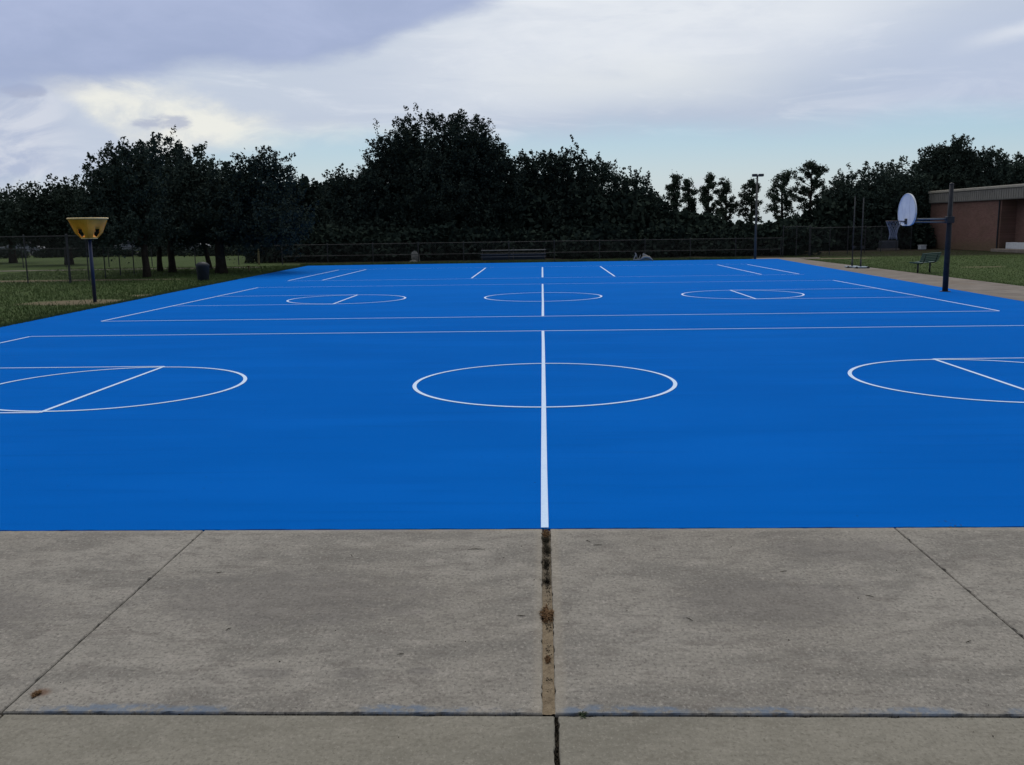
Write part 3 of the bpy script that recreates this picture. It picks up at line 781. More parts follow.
for px, Y, top, hw, lab in (
    (673, 92, 175, 9, 'leftmost thin pine standing right of the oaks'),
    (690, 94, 181, 9, 'smallest short pine between the leftmost pine and a fuller one'),
    (708, 92, 176, 13, 'puffy pine left of a shorter leaning one, left of the light pole'),
    (725, 94, 182, 12, 'shorter pine just left of the gap before the light pole'),
    (751, 92, 181, 14, 'sparse pine directly behind the light pole'),
    (782, 88, 173, 16, 'bushy pine immediately right of the light pole'),
    (807, 86, 163, 19, 'tallest pine, right of the light pole'),
    (822, 92, 192, 10, 'small pine low beside the tallest pine'),
    (836, 84, 184, 11, 'pine at the left flank of the airy right-hand oak')):
    pine(px, Y, top, hw, lab)

reseed('woodland')
# woodland mass behind everything: one uncountable thicket
Q = []; trunks = MB()
def thicket(px, Y, top, w, n_leaf=900, leaf=.24):
    t = at_depth(px, top, Y); h = t.z
    for zc, rw, f in ((h*.72, w*.8, .9), (h*.30, w*1.05, 1.2)):
        rz = h*.36
        d = rand_dirs(int(n_leaf*f)); rad = RNG.random(len(d))**.3
        K = 5; ks = RNG.normal(size=(K, 3))*3.2; ph = RNG.uniform(0, 6.28, K)
        P = np.array([t.x, Y, zc])+d*np.array([rw, rw*.8, rz])*(lump(d, ks, ph, np.full(K, .09))*rad)[:, None]
        P = P+RNG.normal(size=P.shape)*.12
        P = P[P[:, 2] > 0]
        Q.append(leaf_quads(P, leaf))
prof = ([-160, 0, 100, 200, 300, 380, 500, 600, 650, 665, 740, 760, 825, 850, 900, 1024, 1200], [196, 197, 192, 190, 188, 190, 184, 188, 198, 216, 226, 226, 216, 198, 186, 182, 182])
px = -150
while px < 1190:
    left = px < 275
    Y = random.uniform(112, 124) if left else random.uniform(72, 84)
    if px > 900: Y = random.uniform(86, 98)
    top = np.interp(px, prof[0], prof[1])+random.uniform(-5, 14)
    thicket(px, Y, top, random.uniform(2.0, 3.4)*(1.5 if left else 1), 1500)
    px += random.uniform(7, 12)
px = 262
while px < 960:      # undergrowth right behind the fence
    Y = random.uniform(64.5, 68) if px < 800 else random.uniform(76, 80)
    thicket(px, Y, random.uniform(226, 240) if px < 790 else random.uniform(222, 232), random.uniform(1.2, 2.0), 800, .17)
    px += random.uniform(10, 18)
for q_ in (2, 18, 44, 126, 148, 180): thicket(q_, 86, 250.5, 1.0, 260, .11)
px = -60
while px < 275:      # low brush across the field on the left
    thicket(px, random.uniform(84, 90), (random.uniform(241, 251) if not (118 < px < 150 or 176 < px < 200) else 249.5), random.uniform(1.6, 2.8) if not (118 < px < 150 or 176 < px < 200) else 1.2, 520, .13)
    px += random.uniform(13, 24)
    if -28 < px < 62: px = 62
    if 108 < px < 158: px = 158
    if 170 < px < 206: px = 206
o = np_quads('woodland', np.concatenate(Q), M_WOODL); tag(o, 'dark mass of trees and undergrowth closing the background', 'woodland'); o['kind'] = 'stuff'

# ------------------------------------------------------------------ chain link fences
def fence(name, P0, P1, h, step, label, mid=False, wire=0.11, group=None):
    P0, P1 = Vector((*P0, 0)), Vector((*P1, 0)); L = (P1-P0).length; a = math.atan2(P1.y-P0.y, P1.x-P0.x)
    root = empty(name, (P0.x, P0.y, -0.035), a, label, 'fence', group)
    n = max(1, round(L/step))
    for i in range(n+1):
        x = L*i/n; mb = MB(); mb.tube([(x, 0, -.05), (x, 0, h+.05)], .03, 8); mb.lathe([(0.001, .07), (.03, .04), (.034, .0)], 8, (x, 0, h+.03))
        mb.build('fence_post', M_GALV, root, smooth=False)
    for z, nm in [(h, 'top_rail')]+([(h*.42, 'middle_rail')] if mid else []):
        mb = MB(); mb.tube([(0, -.035, z), (L, -.035, z)], .017, 8); mb.build(nm, M_GALV, root)
    mb = MB(); r = .0022
    s = wire
    k = -h
    while k < L:
        for sg in (1, -1):
            # a wire climbing at 45 degrees, clipped to the panel
            x0, z0, x1, z1 = (k, 0.03, k+h, h) if sg == 1 else (k, h, k+h, .03)
            if x0 < 0: f = -x0/(x1-x0); z0 += (z1-z0)*f; x0 = 0
            if x1 > L: f = (x1-L)/(x1-x0); z1 -= (z1-z0)*f; x1 = L
            if x1-x0 > .02: mb.tube([(x0, .034+.004*sg, z0), (x1, .034+.004*sg, z1)], r, 3, cap=False)
        k += s
    mb.build('chain_link', M_WIRE, root)
    return root
g0 = gnd(-40, 286); 
fence('chain_link_fence', (-30.5, 40.6), (-21.15, 40.9), 2.1, 1.95, 'tall chain link enclosure fence left of the yellow funnel goal', mid=False)
fence('chain_link_fence', (-21.15, 41.0), (-22.4, 52.0), 2.1, 2.4, 'chain link side run going away from the corner left of the funnel goal')
fence('chain_link_fence', (-40, 60.4), (-17.0, 60.4), 1.25, 3.0, 'low chain link fence crossing the field behind the left tree trunks', wire=.13)
fence('chain_link_fence', (-17.0, 60.5), (15.6, 61.6), 1.25, 3.0, 'long low chain link fence behind the far edge of the court', mid=True, wire=.13)
fence('chain_link_fence', (15.7, 61.5), (17.6, 62.2), 1.95, 1.0, 'short high chain link panel right of the light pole', wire=.13)
fence('chain_link_fence', (17.7, 62.3), (28.6, 73.5), 1.85, 2.6, 'chain link fence climbing past the twin posts toward the brick building', wire=.13)

# ------------------------------------------------------------------ funnel goal
def funnel_goal():
    b = gnd(95, 301); x, y = b.x, b.y
    root = empty('funnel_goal', (x, y, -0.03), 0, 'yellow funnel ball goal on a dark blue post beside the court', 'funnel goal')
    ztop = at_depth(87, 218.6, y).z+.03; zb = at_depth(87, 238.3, y).z+.03
    hgt = ztop-zb
    p = MB(); p.tube([(0, 0, -.1), (0, 0, zb+.12)], .058, 14); p.build('post', M_BLUEPOLE, root, smooth=True)
    # bowl with four pouches and outlets at the bottom
    k = 72; P = []; F = []
    lev = [(1.0, .585), (.94, .56), (.82, .52), (.65, .475), (.47, .44), (.32, .405), (.19, .33), (.07, .26), (0.0, .225)]
    for t, r in lev:
        for j in range(k):
            a = 2*math.pi*j/k
            lobe = .5+.5*math.cos(4*(a-.42))
            amp = .13*math.sin(math.pi*min(1, (1-t)*1.05))
            rr = r*(1-amp*(1-lobe)*1.6)
            P.append((rr*math.cos(a), rr*math.sin(a), zb+hgt*t))
    for i in range(len(lev)-1):
        for j in range(k):
            a = 2*math.pi*(j+.5)/k; lobe = math.cos(4*(a-.42))
            if i in (4, 5, 6) and lobe < (-.55 if i == 4 else -.15): continue       # the ball outlets
            F.append((i*k+j, (i+1)*k+j, (i+1)*k+(j+1) % k, i*k+(j+1) % k))
    bw = MB(); bw.add(P, F); o = bw.build('funnel_bowl', M_YEL, root, smooth=True)
    sm = o.modifiers.new('thick', 'SOLIDIFY'); sm.thickness = .018; sm.offset = 0
    rim = MB(); rr = .595
    rim.tube([(rr*math.cos(2*math.pi*j/48), rr*math.sin(2*math.pi*j/48), ztop) for j in range(49)], .024, 8, cap=False)
    rim.build('rim', M_YELRIM, root, smooth=True)
    br = MB(); br.lathe([(.235, zb+.015), (.25, zb-.005), (.235, zb-.02), (.06, zb-.02)], 32); br.build('base_ring', M_YELRIM, root, smooth=True)
    # centre cone that deflects the ball to an outlet
    cn = MB(); cn.lathe([(.235, zb), (.12, zb+hgt*.22), (.02, zb+hgt*.42), (.001, zb+hgt*.43)], 24); cn.build('deflector_cone', M_YEL, root, smooth=True)
    for j in range(4):
        a = .42+j*math.pi/2
        s = MB(); s.tube([(.575*math.cos(a), .575*math.sin(a), ztop-.02), (.455*math.cos(a), .455*math.sin(a), zb+hgt*.5), (.40*math.cos(a), .40*math.sin(a), zb+hgt*.28), (.235*math.cos(a), .235*math.sin(a), zb)], .010, 6)
        s.build('rib', M_YEL, root, smooth=True)
funnel_goal()

# ------------------------------------------------------------------ basketball hoop
def hoop():
    b = gnd(945, 291.5); x, y = b.x, b.y
    root = empty('basketball_hoop', (x, y, 0), 0, 'basketball hoop with white fan backboard on a dark steel pole at the right court edge', 'basketball hoop')
    ztop = at_depth(952, 184, y).z; zarm = at_depth(935, 220, y).z
    p = MB(); p.tube([(0, 0, -.1), (0, 0, 1.6), (0, 0, ztop)], [.085, .08, .062], 16); o = p.build('pole', M_POLE, root, smooth=True)
    cp = MB(); cp.lathe([(.064, ztop-.02), (.068, ztop+.01), (.03, ztop+.035), (.001, ztop+.04)], 16); cp.build('pole_cap', M_DARKM, root, smooth=True)
    bp = MB(); bp.lathe([(.16, 0.002), (.16, .018), (.09, .02)], 20); bp.build('base_collar', M_DARKM, root)
    bx = at_depth(907.5, 210, y).x-x               # board plane
    a = MB(); a.tube([(0, 0, zarm+.03), (bx+.10, 0, zarm+.03)], .030, 10); a.tube([(-.05, .03, zarm-.07), (bx+.10, .03, zarm-.05)], .022, 10)
    a.build('extension_arm', M_ARM, root, smooth=True)
    cl = MB(); cl.box((0, 0, zarm), (.22, .22, .20)); cl.build('arm_clamp', M_DARKM, root, bevel=.01)
    # fan shaped board: plane across the court, normal along x
    zb = at_depth(906, 225.5, y).z; zt = at_depth(906, 193.5, y).z; hh = zt-zb; hw = .69
    pts = []
    for i in range(41):
        t = math.pi*i/40; pts.append((hw*math.cos(t)*(1.0), zb+hh*.36+(hh*.64)*math.sin(t)**.92))
    pts += [(-hw*.93, zb+hh*.20), (-hw*.72, zb+hh*.055), (-hw*.4, zb), (hw*.4, zb), (hw*.72, zb+hh*.055), (hw*.93, zb+hh*.20)]
    def plate(scale, x0, x1, cz):
        P = [(x0, py*scale, (pz-cz)*scale+cz) for py, pz in pts]+[(x1, py*scale, (pz-cz)*scale+cz) for py, pz in pts]; n = len(pts)
        m_ = MB(); m_.add(P, [tuple(range(n)), tuple(range(2*n-1, n-1, -1))]+[(i, n+i, n+(i+1) % n, (i+1) % n) for i in range(n)]); return m_
    bd = plate(1.0, bx-.02, bx+.02, zb+hh*.4).build('backboard', M_BOARD, root, bevel=.006)
    # raised edge of the board
    e = MB(); loop = [(bx-.022, py*.99, (pz-zb-hh*.4)*.99+zb+hh*.4) for py, pz in pts]; loop.append(loop[0])
    e.tube(loop, .014, 6, cap=False); e.build('board_edge', M_WHITE, root, smooth=True)
    br = MB()
    for s in (-1, 1): br.box((bx+.055, s*.22, zb+hh*.38), (.03, .04, hh*.6)); br.tube([(bx+.07, s*.22, zb+hh*.6), (bx+.30, s*.03, zarm)], .014, 6)
    br.box((bx+.08, 0, zarm), (.04, .5, .09)); br.build('board_bracket', M_DARKM, root)
    # rim, mount, net
    zr = zb+.14; R = .225; cx = bx-.17-R
    mt = MB(); mt.box((bx-.035, 0, zr-.02), (.03, .14, .17)); mt.box((bx-.10, 0, zr-.01), (.14, .10, .025)); mt.build('rim_mount', M_DARKM, root, bevel=.004)
    rm = MB(); rm.tube([(cx+R*math.cos(2*math.pi*j/40), R*math.sin(2*math.pi*j/40), zr) for j in range(41)], .0105, 8, cap=False)
    for s in (-1, 1): rm.tube([(bx-.05, s*.06, zr-.05), (cx+R*math.cos(.6), s*R*math.sin(.6), zr)], .008, 6)
    rimo = rm.build('rim', M_RIM, root, smooth=True)
    nt = MB(); S = 12; LV = [(R, 0), (.195, -.10), (.15, -.20), (.12, -.30), (.105, -.40), (.115, -.50)]
    for d in (0, 1):
        for j in range(S):
            path = []
            for i, (r, dz) in enumerate(LV):
                a = 2*math.pi*(j+(.5*i if d else -.5*i))/S
                path.append((cx+r*math.cos(a), r*math.sin(a), zr+dz))
            nt.tube(path, .0042, 4, cap=False)
    for j in range(S):
        a = 2*math.pi*j/S; r, dz = LV[-1]
        nt.tube([(cx+r*math.cos(a), r*math.sin(a), zr+dz), (cx+(r+.01)*math.cos(a), (r+.01)*math.sin(a), zr+dz-random.uniform(.03, .07))], .004, 4)
    nt.build('net', M_NET, root)
hoop()

# ------------------------------------------------------------------ bench
def bench():
    A, B = gnd(916.5, 272.8), gnd(931.5, 271.2)
    mid = (A+B)/2; L = (B-A).length; a = math.atan2(B.y-A.y, B.x-A.x)
    root = empty('park_bench', (mid.x, mid.y, -0.03), a, 'dark green park bench with perforated back on the grass right of the path', 'bench')
    # local x along the bench, +y is the seat's front (towards the court)
    W = 1.9
    def panel(y0, z0, y1, z1, th):
        mb = MB(); u = Vector((0, y1-y0, z1-z0)); ln = u.length; u.normalize(); nv = Vector((0, -u.z, u.y))
        k = 5
        for i in range(k):
            c0 = i/k; c1 = (i+.82)/k
            for (s0, s1) in ((c0, c1),):
                p0 = Vector((0, y0, z0))+u*ln*s0; p1 = Vector((0, y0, z0))+u*ln*s1
                P = []
                for pp in (p0-nv*th/2, p1-nv*th/2, p1+nv*th/2, p0+nv*th/2):
                    P.append((-W/2, pp.y, pp.z))
                P += [(W/2, q[1], q[2]) for q in P]
                mb.add(P, [(0, 1, 2, 3), (7, 6, 5, 4), (0, 4, 5, 1), (1, 5, 6, 2), (2, 6, 7, 3), (3, 7, 4, 0)])
        for x in (-W/2+.03, 0, W/2-.03):
            p0 = Vector((x, y0, z0)); p1 = p0+u*ln
            mb.tube([p0-nv*(th/2+.012), p1-nv*(th/2+.012)], .012, 6)
        return mb
    panel(.26, .46, -.16, .44, .025).build('seat', M_GREENB, root)
    panel(-.19, .49, -.31, .86, .025).build('backrest', M_GREENB, root)
    for s in (-1, 1):
        lg = MB(); x = s*L/2*.8
        lg.tube([(x, .02, -.05), (x, .02, .42)], .038, 10); lg.tube([(x, .22, .425), (x, -.17, .42), (x, -.22, .50), (x, -.30, .80)], .02, 8)
        lg.build('leg', M_DARKM, root, smooth=True)
bench()

# ------------------------------------------------------------------ twin net posts
def net_post(px, py, label, top):
    b = gnd(px, py); y = b.y
    root = empty('net_post', (b.x, b.y, -0.03), 0, label, 'net post', 'portable net posts on the right side path')
    zt = at_depth(px+2, top, y).z+.03
    p = MB(); p.tube([(0, 0, .1), (0, 0, zt)], .026, 10); p.build('pole', M_GALV, root, smooth=True)
    s = MB(); s.tube([(0, 0, .05), (0, 0, .42)], .042, 10); s.build('sleeve', M_DARKM, root, smooth=True)
    bs = MB(); bs.box((0, 0, .07), (.58, .50, .07)); bs.build('base', M_BASE, root, bevel=.02)
    for sx in (-1, 1):
        w = MB(); w.tube([(sx*.27, -.30, .06), (sx*.27, -.25, .06)], .06, 14); w.build('wheel', M_DARKM, root)
    k = MB(); k.box((0.05, -.04, 1.0), (.09, .08, .13)); k.tube([(.05, -.08, 1.0), (.05, -.16, 1.0), (.13, -.16, 1.04)], .01, 6); k.build('winch', M_GALV, root)
    cap = MB(); cap.lathe([(.028, zt-.02), (.03, zt+.01), (.001, zt+.02)], 10); cap.build('cap', M_DARKM, root)
    return root
net_post(852, 267.5, 'left one of the two slim net posts on wheeled bases by the path', 197)
net_post(860.5, 268, 'right one of the two slim net posts on wheeled bases by the path', 198)

# ------------------------------------------------------------------ light pole
def light_pole():
    b = gnd(755, 259); y = b.y
    root = empty('light_pole', (b.x, b.y, -0.03), 0, 'tall thin grey light pole behind the far right court corner', 'light pole')
    zt = at_depth(757, 176, y).z+.03
    p = MB(); p.tube([(0, 0, -.1), (0, 0, zt)], [.085, .055], 12); p.build('pole', M_PLASTP, root, smooth=True)
    for s in (-1, 1):
        h = MB(); h.box((s*.19+.03, 0, zt+.05), (.30, .26, .15)); hd = h.build('lamp_head', M_LAMP, root, bevel=.02)
        l = MB(); l.box((s*.19+.03, 0, zt-.032), (.22, .2, .012)); l.build('lens', M_LENS, hd)
    c_ = MB(); c_.box((.03, 0, zt+.01), (.12, .08, .08)); c_.build('bracket', M_LAMP, root)
light_pole()

# ------------------------------------------------------------------ trash bin
def bin_():
    b = gnd(203.5, 280)
    root = empty('trash_bin', (b.x, b.y, -0.03), .3, 'dark blue trash bin with a rounded lid on the grass before the oak trunks', 'trash bin')
    m_ = MB(); m_.lathe([(.001, 0), (.23, 0), (.25, .04), (.29, .62), (.30, .66), (.27, .66)], 24); m_.build('body', M_BIN, root, smooth=True)
    l = MB(); l.lathe([(.305, .655), (.31, .69), (.285, .74), (.20, .81), (.10, .845), (.001, .85)], 24); l.build('lid', M_BIN, root, smooth=True)
    for s in (0, 1):
        a = MB(); a.tube([(.285*math.cos(s*3.14), -.06, .52), (.33*math.cos(s*3.14), 0, .54), (.285*math.cos(s*3.14), .06, .52)], .012, 6); a.build('handle', M_BIN, root)
bin_()

# ------------------------------------------------------------------ far small things
p = gnd(259, 264); w = MB(); w.tube([(0, 0, -.1), (0, 0, at_depth(258, 239, p.y).z)], [.075, .06], 9); w.box((0, -.07, 1.3), (.09, .03, .22))
tag(w.build('wooden_post', M_WOODP, loc=(p.x, p.y, -.03)), 'weathered yellowish post standing alone left of the court far corner', 'post')
p = gnd(249, 271); w = MB(); w.tube([(0, 0, -.1), (0, 0, .27)], [.06, .055], 9); w.lathe([(.075, .26), (.075, .30), (.001, .33)], 9)
tag(w.build('marker_stub', M_WOODP, loc=(p.x, p.y, -.03)), 'short pale stub in the grass in front of the yellowish post', 'marker')
def rock(name, p, s, label, seed, sq=(1, .9, .75)):
    r = random.Random(seed); me = MB(); k, l = 14, 8
    ph = [r.uniform(0, 6) for _ in range(6)]
    for i in range(l+1):
        v = math.pi*i/l
        for j in range(k):
            u = 2*math.pi*j/k
            q = 1+.16*math.sin(2*u+ph[0])*math.sin(v)+.12*math.sin(3*u+2*v+ph[1])+.08*math.sin(5*u+ph[2]+3*v)*math.sin(v)
            me.v.append((s*sq[0]*q*math.sin(v)*math.cos(u), s*sq[1]*q*math.sin(v)*math.sin(u), s*sq[2]*(q*math.cos(v)+.55)))
    for i in range(l):
        for j in range(k): me.f.append((i*k+j, (i+1)*k+j, (i+1)*k+(j+1) % k, i*k+(j+1) % k))
    o = me.build(name, M_ROCK, loc=p); tag(o, label, 'rock'); return o
b_ = gnd(413.5, 262.3)
rock('boulder', (b_.x, b_.y+.9, .05), .32, 'upright greyish boulder at the far court edge below the tallest oak', 3, (.75, .7, 1.25))
rock('rock', (b_.x, b_.y-.1, -.04), .17, 'small pale rock lying in front of the greyish boulder', 4, (1.3, 1, .7))
def debris():
    b = gnd(643, 261.3)
    root = empty('branch_pile', (b.x, b.y+.3, -.03), 0, 'small heap of pale broken branches and slabs at the far court edge', 'debris pile')
    for q in (((-.55, 0, .1), (-.38, 0, .50), .035), ((-.45, .1, .55), (-.30, .05, .15), .03), ((-.25, 0, .1), (-.12, 0, .42), .03), ((-.05, .1, .1), (.1, .1, .52), .045), ((.0, -.1, .45), (.35, -.1, .30), .05), ((-.5, -.1, .12), (.5, -.15, .12), .03)):
        m_ = MB(); a_, c_, r = q; A, C_ = Vector(a_), Vector(c_)
        m_.tube([A, A.lerp(C_, .5)+Vector((.02, 0, .03)), C_], [r, r*.9, r*.6], 6); m_.build('branch', M_STICK, root)
    m_ = MB(); m_.tube([(-.12, -.2, .16), (.12, -.22, .30), (.38, -.22, .26), (.62, -.2, .05)], [.05, .08, .08, .04], 8); m_.build('bark_slab', M_STICK, root, smooth=True)
debris()
def bleacher():
    A = at_depth(481, 258, 63.2); B = at_depth(546, 258, 63.2)
    root = empty('bleacher', ((A.x+B.x)/2, 63.2, -.03), 0, 'low dark blue bleacher with a pale top plank beyond the far fence', 'bleacher')
    L = B.x-A.x; zt = at_depth(500, 249.8, 63.2).z+.03
    for i, (y, z) in enumerate(((-.5, .22), (-.1, zt*.55), (.3, zt-.04))):
        m_ = MB(); m_.box((0, y, z), (L, .26, .05)); m_.build('plank', M_ALU if i == 2 else M_BLUED, root, bevel=.008)
    m_ = MB(); m_.box((0, .1, zt*.27), (L*.96, .03, zt*.50)); m_.build('riser_panel', M_BLUED, root)
    for x in (-L/2+.08, 0, L/2-.08):
        m_ = MB(); m_.tube([(x, .36, -.05), (x, .36, zt+.14)], .03, 8); m_.tube([(x, -.6, 0), (x, .36, zt-.1)], .025, 6); m_.tube([(x, -.6, .02), (x, .4, .02)], .025, 6); m_.build('frame', M_GALV, root)
bleacher()
def cabinet():
    A = gnd(888, 249.5); 
    root = empty('utility_cabinet', (A.x, A.y, -.03), .1, 'grey utility cabinet by the fence below the basketball net', 'utility cabinet')
    m_ = MB(); m_.box((0, 0, .06), (1.5, .7, .14)); m_.build('plinth', M_WALK, root)
    m_ = MB(); m_.box((0, 0, .42), (1.35, .55, .58)); m_.build('body', mat('cabinet_grey', rough=.6, build=weathered((.055, .06, .075), (.08, .085, .10), 5)), root, bevel=.02)
    for s in (-1, 1):
        m_ = MB(); m_.box((s*.33, -.28, .42), (.6, .02, .48)); d = m_.build('door', MATS['cabinet_grey'], root, bevel=.005)
        h = MB(); h.box((s*.08, -.30, .45), (.02, .03, .12)); h.build('handle', M_DARKM, d)
cabinet()
p = gnd(922, 249.2)
root = empty('utility_box', (p.x, p.y, -.03), .25, 'small white utility box on the grass behind the green bench', 'utility box')
m_ = MB(); m_.box((0, 0, .16), (.50, .36, .30)); m_.build('body', M_WHITE, root, bevel=.03)
m_ = MB(); m_.box((0, 0, .335), (.54, .40, .045)); m_.build('lid', M_WHITE, root, bevel=.012)

# ------------------------------------------------------------------ building
def building():
    P1 = gnd(928.5, 247.8); P2 = gnd(998.5, 251.0)
    d = (P2-P1); Lf = d.length; a = math.atan2(d.y, d.x)
    root = empty('brick_building', (P1.x, P1.y, -.03), a, 'low brown brick school building with a ribbed tan band under its flat roof', 'building')
    H = at_depth(928.5, 191.5, P1.y).z+.03; zf = at_depth(928.5, 203.5, P1.y).z+.03
    # local x runs along the wall towards the camera side, local +y goes into the building
    D = 14.0; LT = Lf+16
    w = MB(); w.box((Lf/2, D/2, zf/2), (Lf, D, zf)); w.build('wall', M_BRICK, root)
    # recessed porch beyond the corner
    w = MB(); w.box((Lf+8+.002, 1.1+(D-1.1)/2, zf/2), (16, D-1.1, zf)); w.build('porch_wall', M_BRICK, root)
    s = MB(); s.box((LT/2, D/2-.05, zf+.03), (LT+.1, D+.2, .06)); s.build('soffit', M_SOFFIT, root)
    f = MB(); f.box((LT/2, D/2-.05, (zf+.06+H-.18)/2), (LT+.1, D+.2, H-.18-zf-.06))
    x = 0.0
    while x < LT:
        f.box((x, -.165, (zf+.06+H-.18)/2), (.05, .03, H-.18-zf-.10)); x += .30
    f.build('fascia', M_FASCIA, root)
    c_ = MB(); c_.box((LT/2, D/2-.05, H-.09), (LT+.26, D+.36, .17)); c_.build('coping', M_COPING, root, bevel=.02)
    rf = MB(); rf.box((LT/2, D/2-.05, H+.015), (LT+.1, D+.1, .03)); rf.build('roof', M_COPING, root)
    st = MB(); st.box((Lf+8, .2, .10), (15.9, 1.6, .2)); st.build('porch_slab', M_WALK, root, bevel=.01)
    pl = MB(); pl.box((Lf+5.6, .55, .42), (10.4, .6, .44)); pl.build('ledge', M_WHITE, root, bevel=.02)
    dr = MB(); dr.tube([(Lf-.18, -.07, .1), (Lf-.18, -.07, zf-.05)], .05, 8); dr.build('downpipe', M_DARKM, root)
building()

# ------------------------------------------------------------------ parked cars far left
def make_car(paint):
    root = empty('parked_car', (0, 0, 0), 0, 'x', 'car', 'cars parked along the road behind the left oaks')
    prof = [(-2.2, .42), (-2.22, .75), (-2.12, .92), (-1.45, .98), (-.85, 1.38), (-.2, 1.46), (.55, 1.42), (1.25, 1.0), (2.0, .86), (2.2, .68), (2.2, .36), (1.75, .30), (-1.8, .30)]
    n = len(prof); P = []
    for yy_, k in ((-.88, 1), (-.80, 1), (.80, 1), (.88, 1)): pass
    rows_ = []
    for yy_, top in ((-.86, .95), (-.80, 1.0), (.80, 1.0), (.86, .95)):
        rows_.append([(x, yy_*(1 if z < 1.0 else .84), .3+(z-.3)*top) for x, z in prof])
    m_ = MB(); m_.add([q for r in rows_ for q in r], [(i*n+j, i*n+(j+1) % n, (i+1)*n+(j+1) % n, (i+1)*n+j) for i in range(3) for j in range(n)]+[tuple(range(n-1, -1, -1)), tuple(3*n+j for j in range(n))])
    m_.build('body', paint, root, bevel=.03)
    for s in (-1, 1):
        g_ = MB(); y_ = s*.745
        g_.add([(-.95, y_, 1.02), (-.72, y_*.97, 1.33), (-.05, y_*.97, 1.385), (-.05, y_, 1.02), (-.95, y_*1.01, 1.02)], [(0, 1, 2, 3)]); 
        g_.v = [(x, y+s*.012, z) for x, y, z in g_.v]
        g_.build('window', M_GLASS, root)
        g_ = MB(); g_.add([(.02, y_, 1.02), (.02, y_*.97, 1.385), (.50, y_*.97, 1.36), (1.05, y_, 1.02)], [(0, 1, 2, 3)]); g_.v = [(x, y+s*.012, z) for x, y, z in g_.v]
        g_.build('window', M_GLASS, root)
    g_ = MB(); g_.add([(1.235, -.66, 1.03), (1.235, .66, 1.03), (.62, .60, 1.40), (.62, -.60, 1.40)], [(0, 1, 2, 3)]); g_.v = [(x+.015, y, z+.015) for x, y, z in g_.v]; g_.build('windshield', M_GLASS, root)
    for x in (-1.38, 1.38):
        for s in (-1, 1):
            w_ = empty('wheel', (x, s*.80, .32)); w_.parent = root
            t_ = MB(); t_.tube([(0, -.10, 0), (0, .10, 0)], .32, 20); t_.build('tyre', M_TYRE, w_)
            r_ = MB(); r_.tube([(0, -.108, 0), (0, .108, 0)], .19, 14); r_.build('rim', M_ALU, w_)
    for s in (-1, 1):
        h_ = MB(); h_.box((2.19, s*.6, .70), (.05, .32, .13)); h_.build('headlight', M_LENS, root, bevel=.01)
    return root
silver = mat('silver_car_paint', rough=.35, spec=.5, metal=.2, build=weathered((.12, .13, .14), (.15, .16, .17), 1, .35))
car = make_car(silver)
for i, (px_, Y_, rz_, lab) in enumerate(((24, 95.0, .05, 'silver car parked beyond the chain link enclosure at far left'),
                                  (136, 96.5, 3.2, 'silver car just visible between the funnel goal and the first oak trunk'),
                                  (188, 97.5, .03, 'silver car glimpsed above the dark trash bin between oak trunks'))):
    o = car if i == 0 else copy_tree(car)
    q = at_depth(px_, 250, Y_); o.location = (q.x, Y_, -.02); o.rotation_euler = (0, 0, rz_); o['label'] = lab

# ------------------------------------------------------------------ weeds and litter in the pavement joints
def tuft(name, p, n_, h, spread, material, label, cat, flat=.6, w=.0035):
    Qv = []
    for i in range(n_):
        a = random.uniform(0, 6.28); r = random.uniform(0, spread); l = h*random.uniform(.4, 1.2)
        b0 = np.array([math.cos(a)*r*.35, math.sin(a)*r, 0.0]); a2 = random.uniform(0, 6.28)
        out = np.array([math.cos(a2), math.sin(a2), 0])
        mid = b0+out*l*flat*.5+np.array([0, 0, l*.6]); tip = b0+out*l*flat*1.1+np.array([0, 0, l*random.uniform(.35, .9)])
        sd_ = np.cross(out, [0, 0, 1])*w*random.uniform(.6, 1.6)
        Qv.append([b0-sd_, b0+sd_, mid+sd_, mid-sd_]); Qv.append([mid-sd_, mid+sd_, tip+sd_*.2, tip-sd_*.2])
    o = np_quads(name, np.array(Qv), material); o.location = p; tag(o, label, cat); return o
tuft('dry_weed', (0.005, 6.36, -.008), 150, .020, .085, M_WEEDD, 'brown dry weed clump filling the wide joint right at the court edge', 'weed')
tuft('dry_weed', (0.008, 4.94, -.006), 230, .026, .105, M_WEEDD, 'largest rusty brown dry weed tuft midway along the wide joint', 'weed', .9)
tuft('dry_weed', (0.008, 4.40, -.006), 70, .016, .04, M_WEEDD, 'little dry weed in the lower half of the sandy joint', 'weed')
tuft('dry_weed', (-2.43, 4.03, .0), 90, .016, .035, M_WEEDD, 'rust brown dry weed clump on the thin joint at the left', 'weed', .9)
tuft('green_weed', (0.165, 3.868, -.01), 34, .022, .036, M_WEEDG, 'small green weed sprouting from the cross joint right of the sandy joint', 'weed', .9, .004)
tuft('green_weed', (2.93, 6.46, -.02), 160, .028, .22, M_WEEDG, 'flat weed growing along the court edge at the right', 'weed', .9, .004)
reseed('moss')
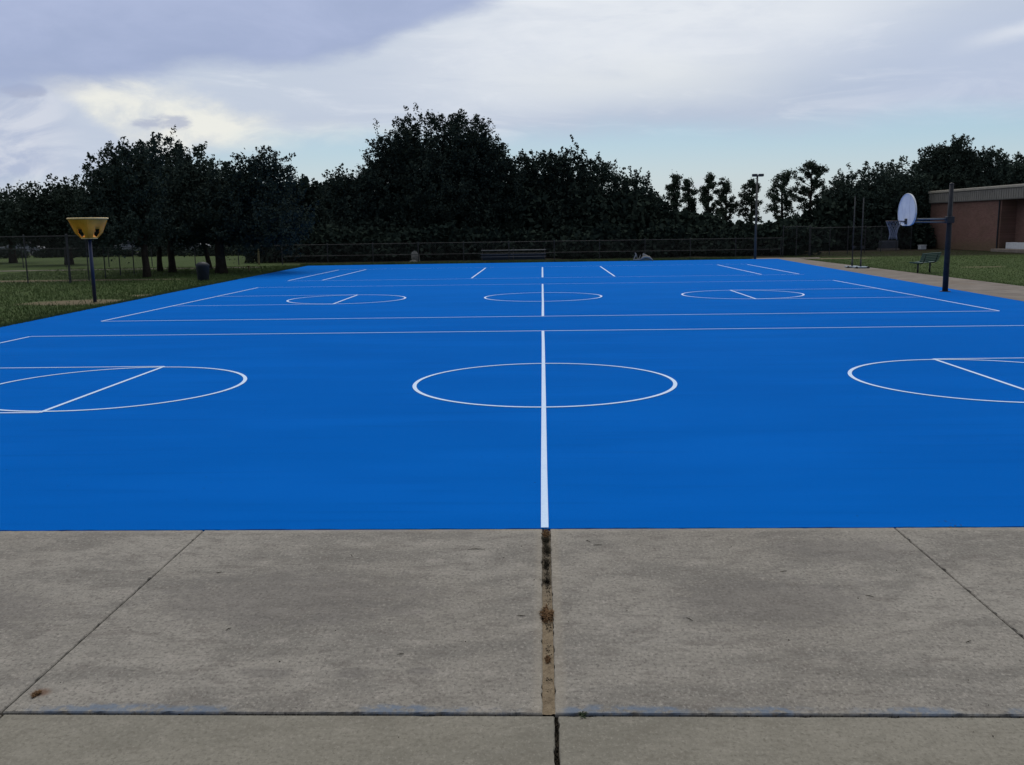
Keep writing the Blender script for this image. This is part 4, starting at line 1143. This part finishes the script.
# dark moss clumps and grit in the joints
Qm = []
def grit(x0, x1, y0, y1, n_, z, s):
    C_ = np.stack([RNG.uniform(x0, x1, n_), RNG.uniform(y0, y1, n_), np.full(n_, z)+RNG.uniform(0, s, n_)], 1)
    Qm.append(leaf_quads(C_, s))
def ragged(xc, yc, n_, h, spread):
    Qv = []
    for i in range(n_):
        b0 = np.array([xc+random.gauss(0, spread*.45), yc+random.gauss(0, spread), -.012]); a2 = random.uniform(0, 6.28)
        out = np.array([math.cos(a2), math.sin(a2), 0]); l = h*random.uniform(.3, 1.3)
        sd_ = np.cross(out, [0, 0, 1])*.0022
        tip = b0+out*l*.9+np.array([0, 0, l*random.uniform(.3, .8)]); Qv.append([b0-sd_, b0+sd_, tip+sd_*.3, tip-sd_*.3])
    Qm.append(np.array(Qv))
for i in range(26):
    yc = random.uniform(5.42, 6.32); k = random.random()
    ragged(random.gauss(.010, .007), yc, int(14+60*k*k), .012+.018*k, .010+.022*k)
for i in range(16): ragged(random.gauss(.012, .012), random.uniform(3.95, 5.4), 8, .012, .012)
for i in range(30):
    yc = random.uniform(4.0, 5.4); grit(.0, .03, yc-.015, yc+.015, 8, -.006, .004)
ragged(.004, 5.47, 90, .035, .022)
ragged(.008, 6.24, 110, .03, .025)
grit(-6, 6, 3.854, 3.871, 2600, -.016, .006)
grit(.034, .051, 1.5, 3.85, 900, -.014, .006)
grit(-12, 12, 6.45, 6.475, 2600, -.014, .007)
o = np_quads('moss', np.concatenate(Qm), M_MOSS); tag(o, 'dark moss and grit packed into the pavement joints', 'moss'); o['kind'] = 'stuff'
# twigs and crumbs lying on the slabs
tw = MB()
for (x, y, l, a) in [(-.47, 6.02, .12, 0.0), (-.14, 4.93, .05, .1), (.30, 6.18, .05, -.9), (.36, 6.10, .06, 0.1), (.80, 4.88, .05, -1.0), (-2.1, 5.6, .04, .6), (-1.3, 5.9, .04, 2.0), (1.5, 5.6, .05, .3), (-1.75, 4.75, .04, 1.0), (-.75, 4.45, .035, .2), (2.2, 4.6, .04, .5), (1.9, 5.2, .05, 2.6)]:
    dx, dy = math.cos(a)*l/2, math.sin(a)*l/2
    tw.tube([(x-dx, y-dy, .004), (x, y+random.uniform(-.006, .006), .006), (x+dx, y+dy, .004)], [.0010, .0026, .0012], 5)
for i in range(60):
    x, y = random.uniform(-4, 4), random.uniform(3.2, 6.4); s = random.uniform(.0015, .0035)
    tw.box((x, y, s/2+.0005), (s*2, s*1.4, s), random.uniform(0, 3))
o = tw.build('leaf_litter', M_MOSS); tag(o, 'scattered dark twigs and crumbs on the concrete slabs', 'litter'); o['kind'] = 'stuff'
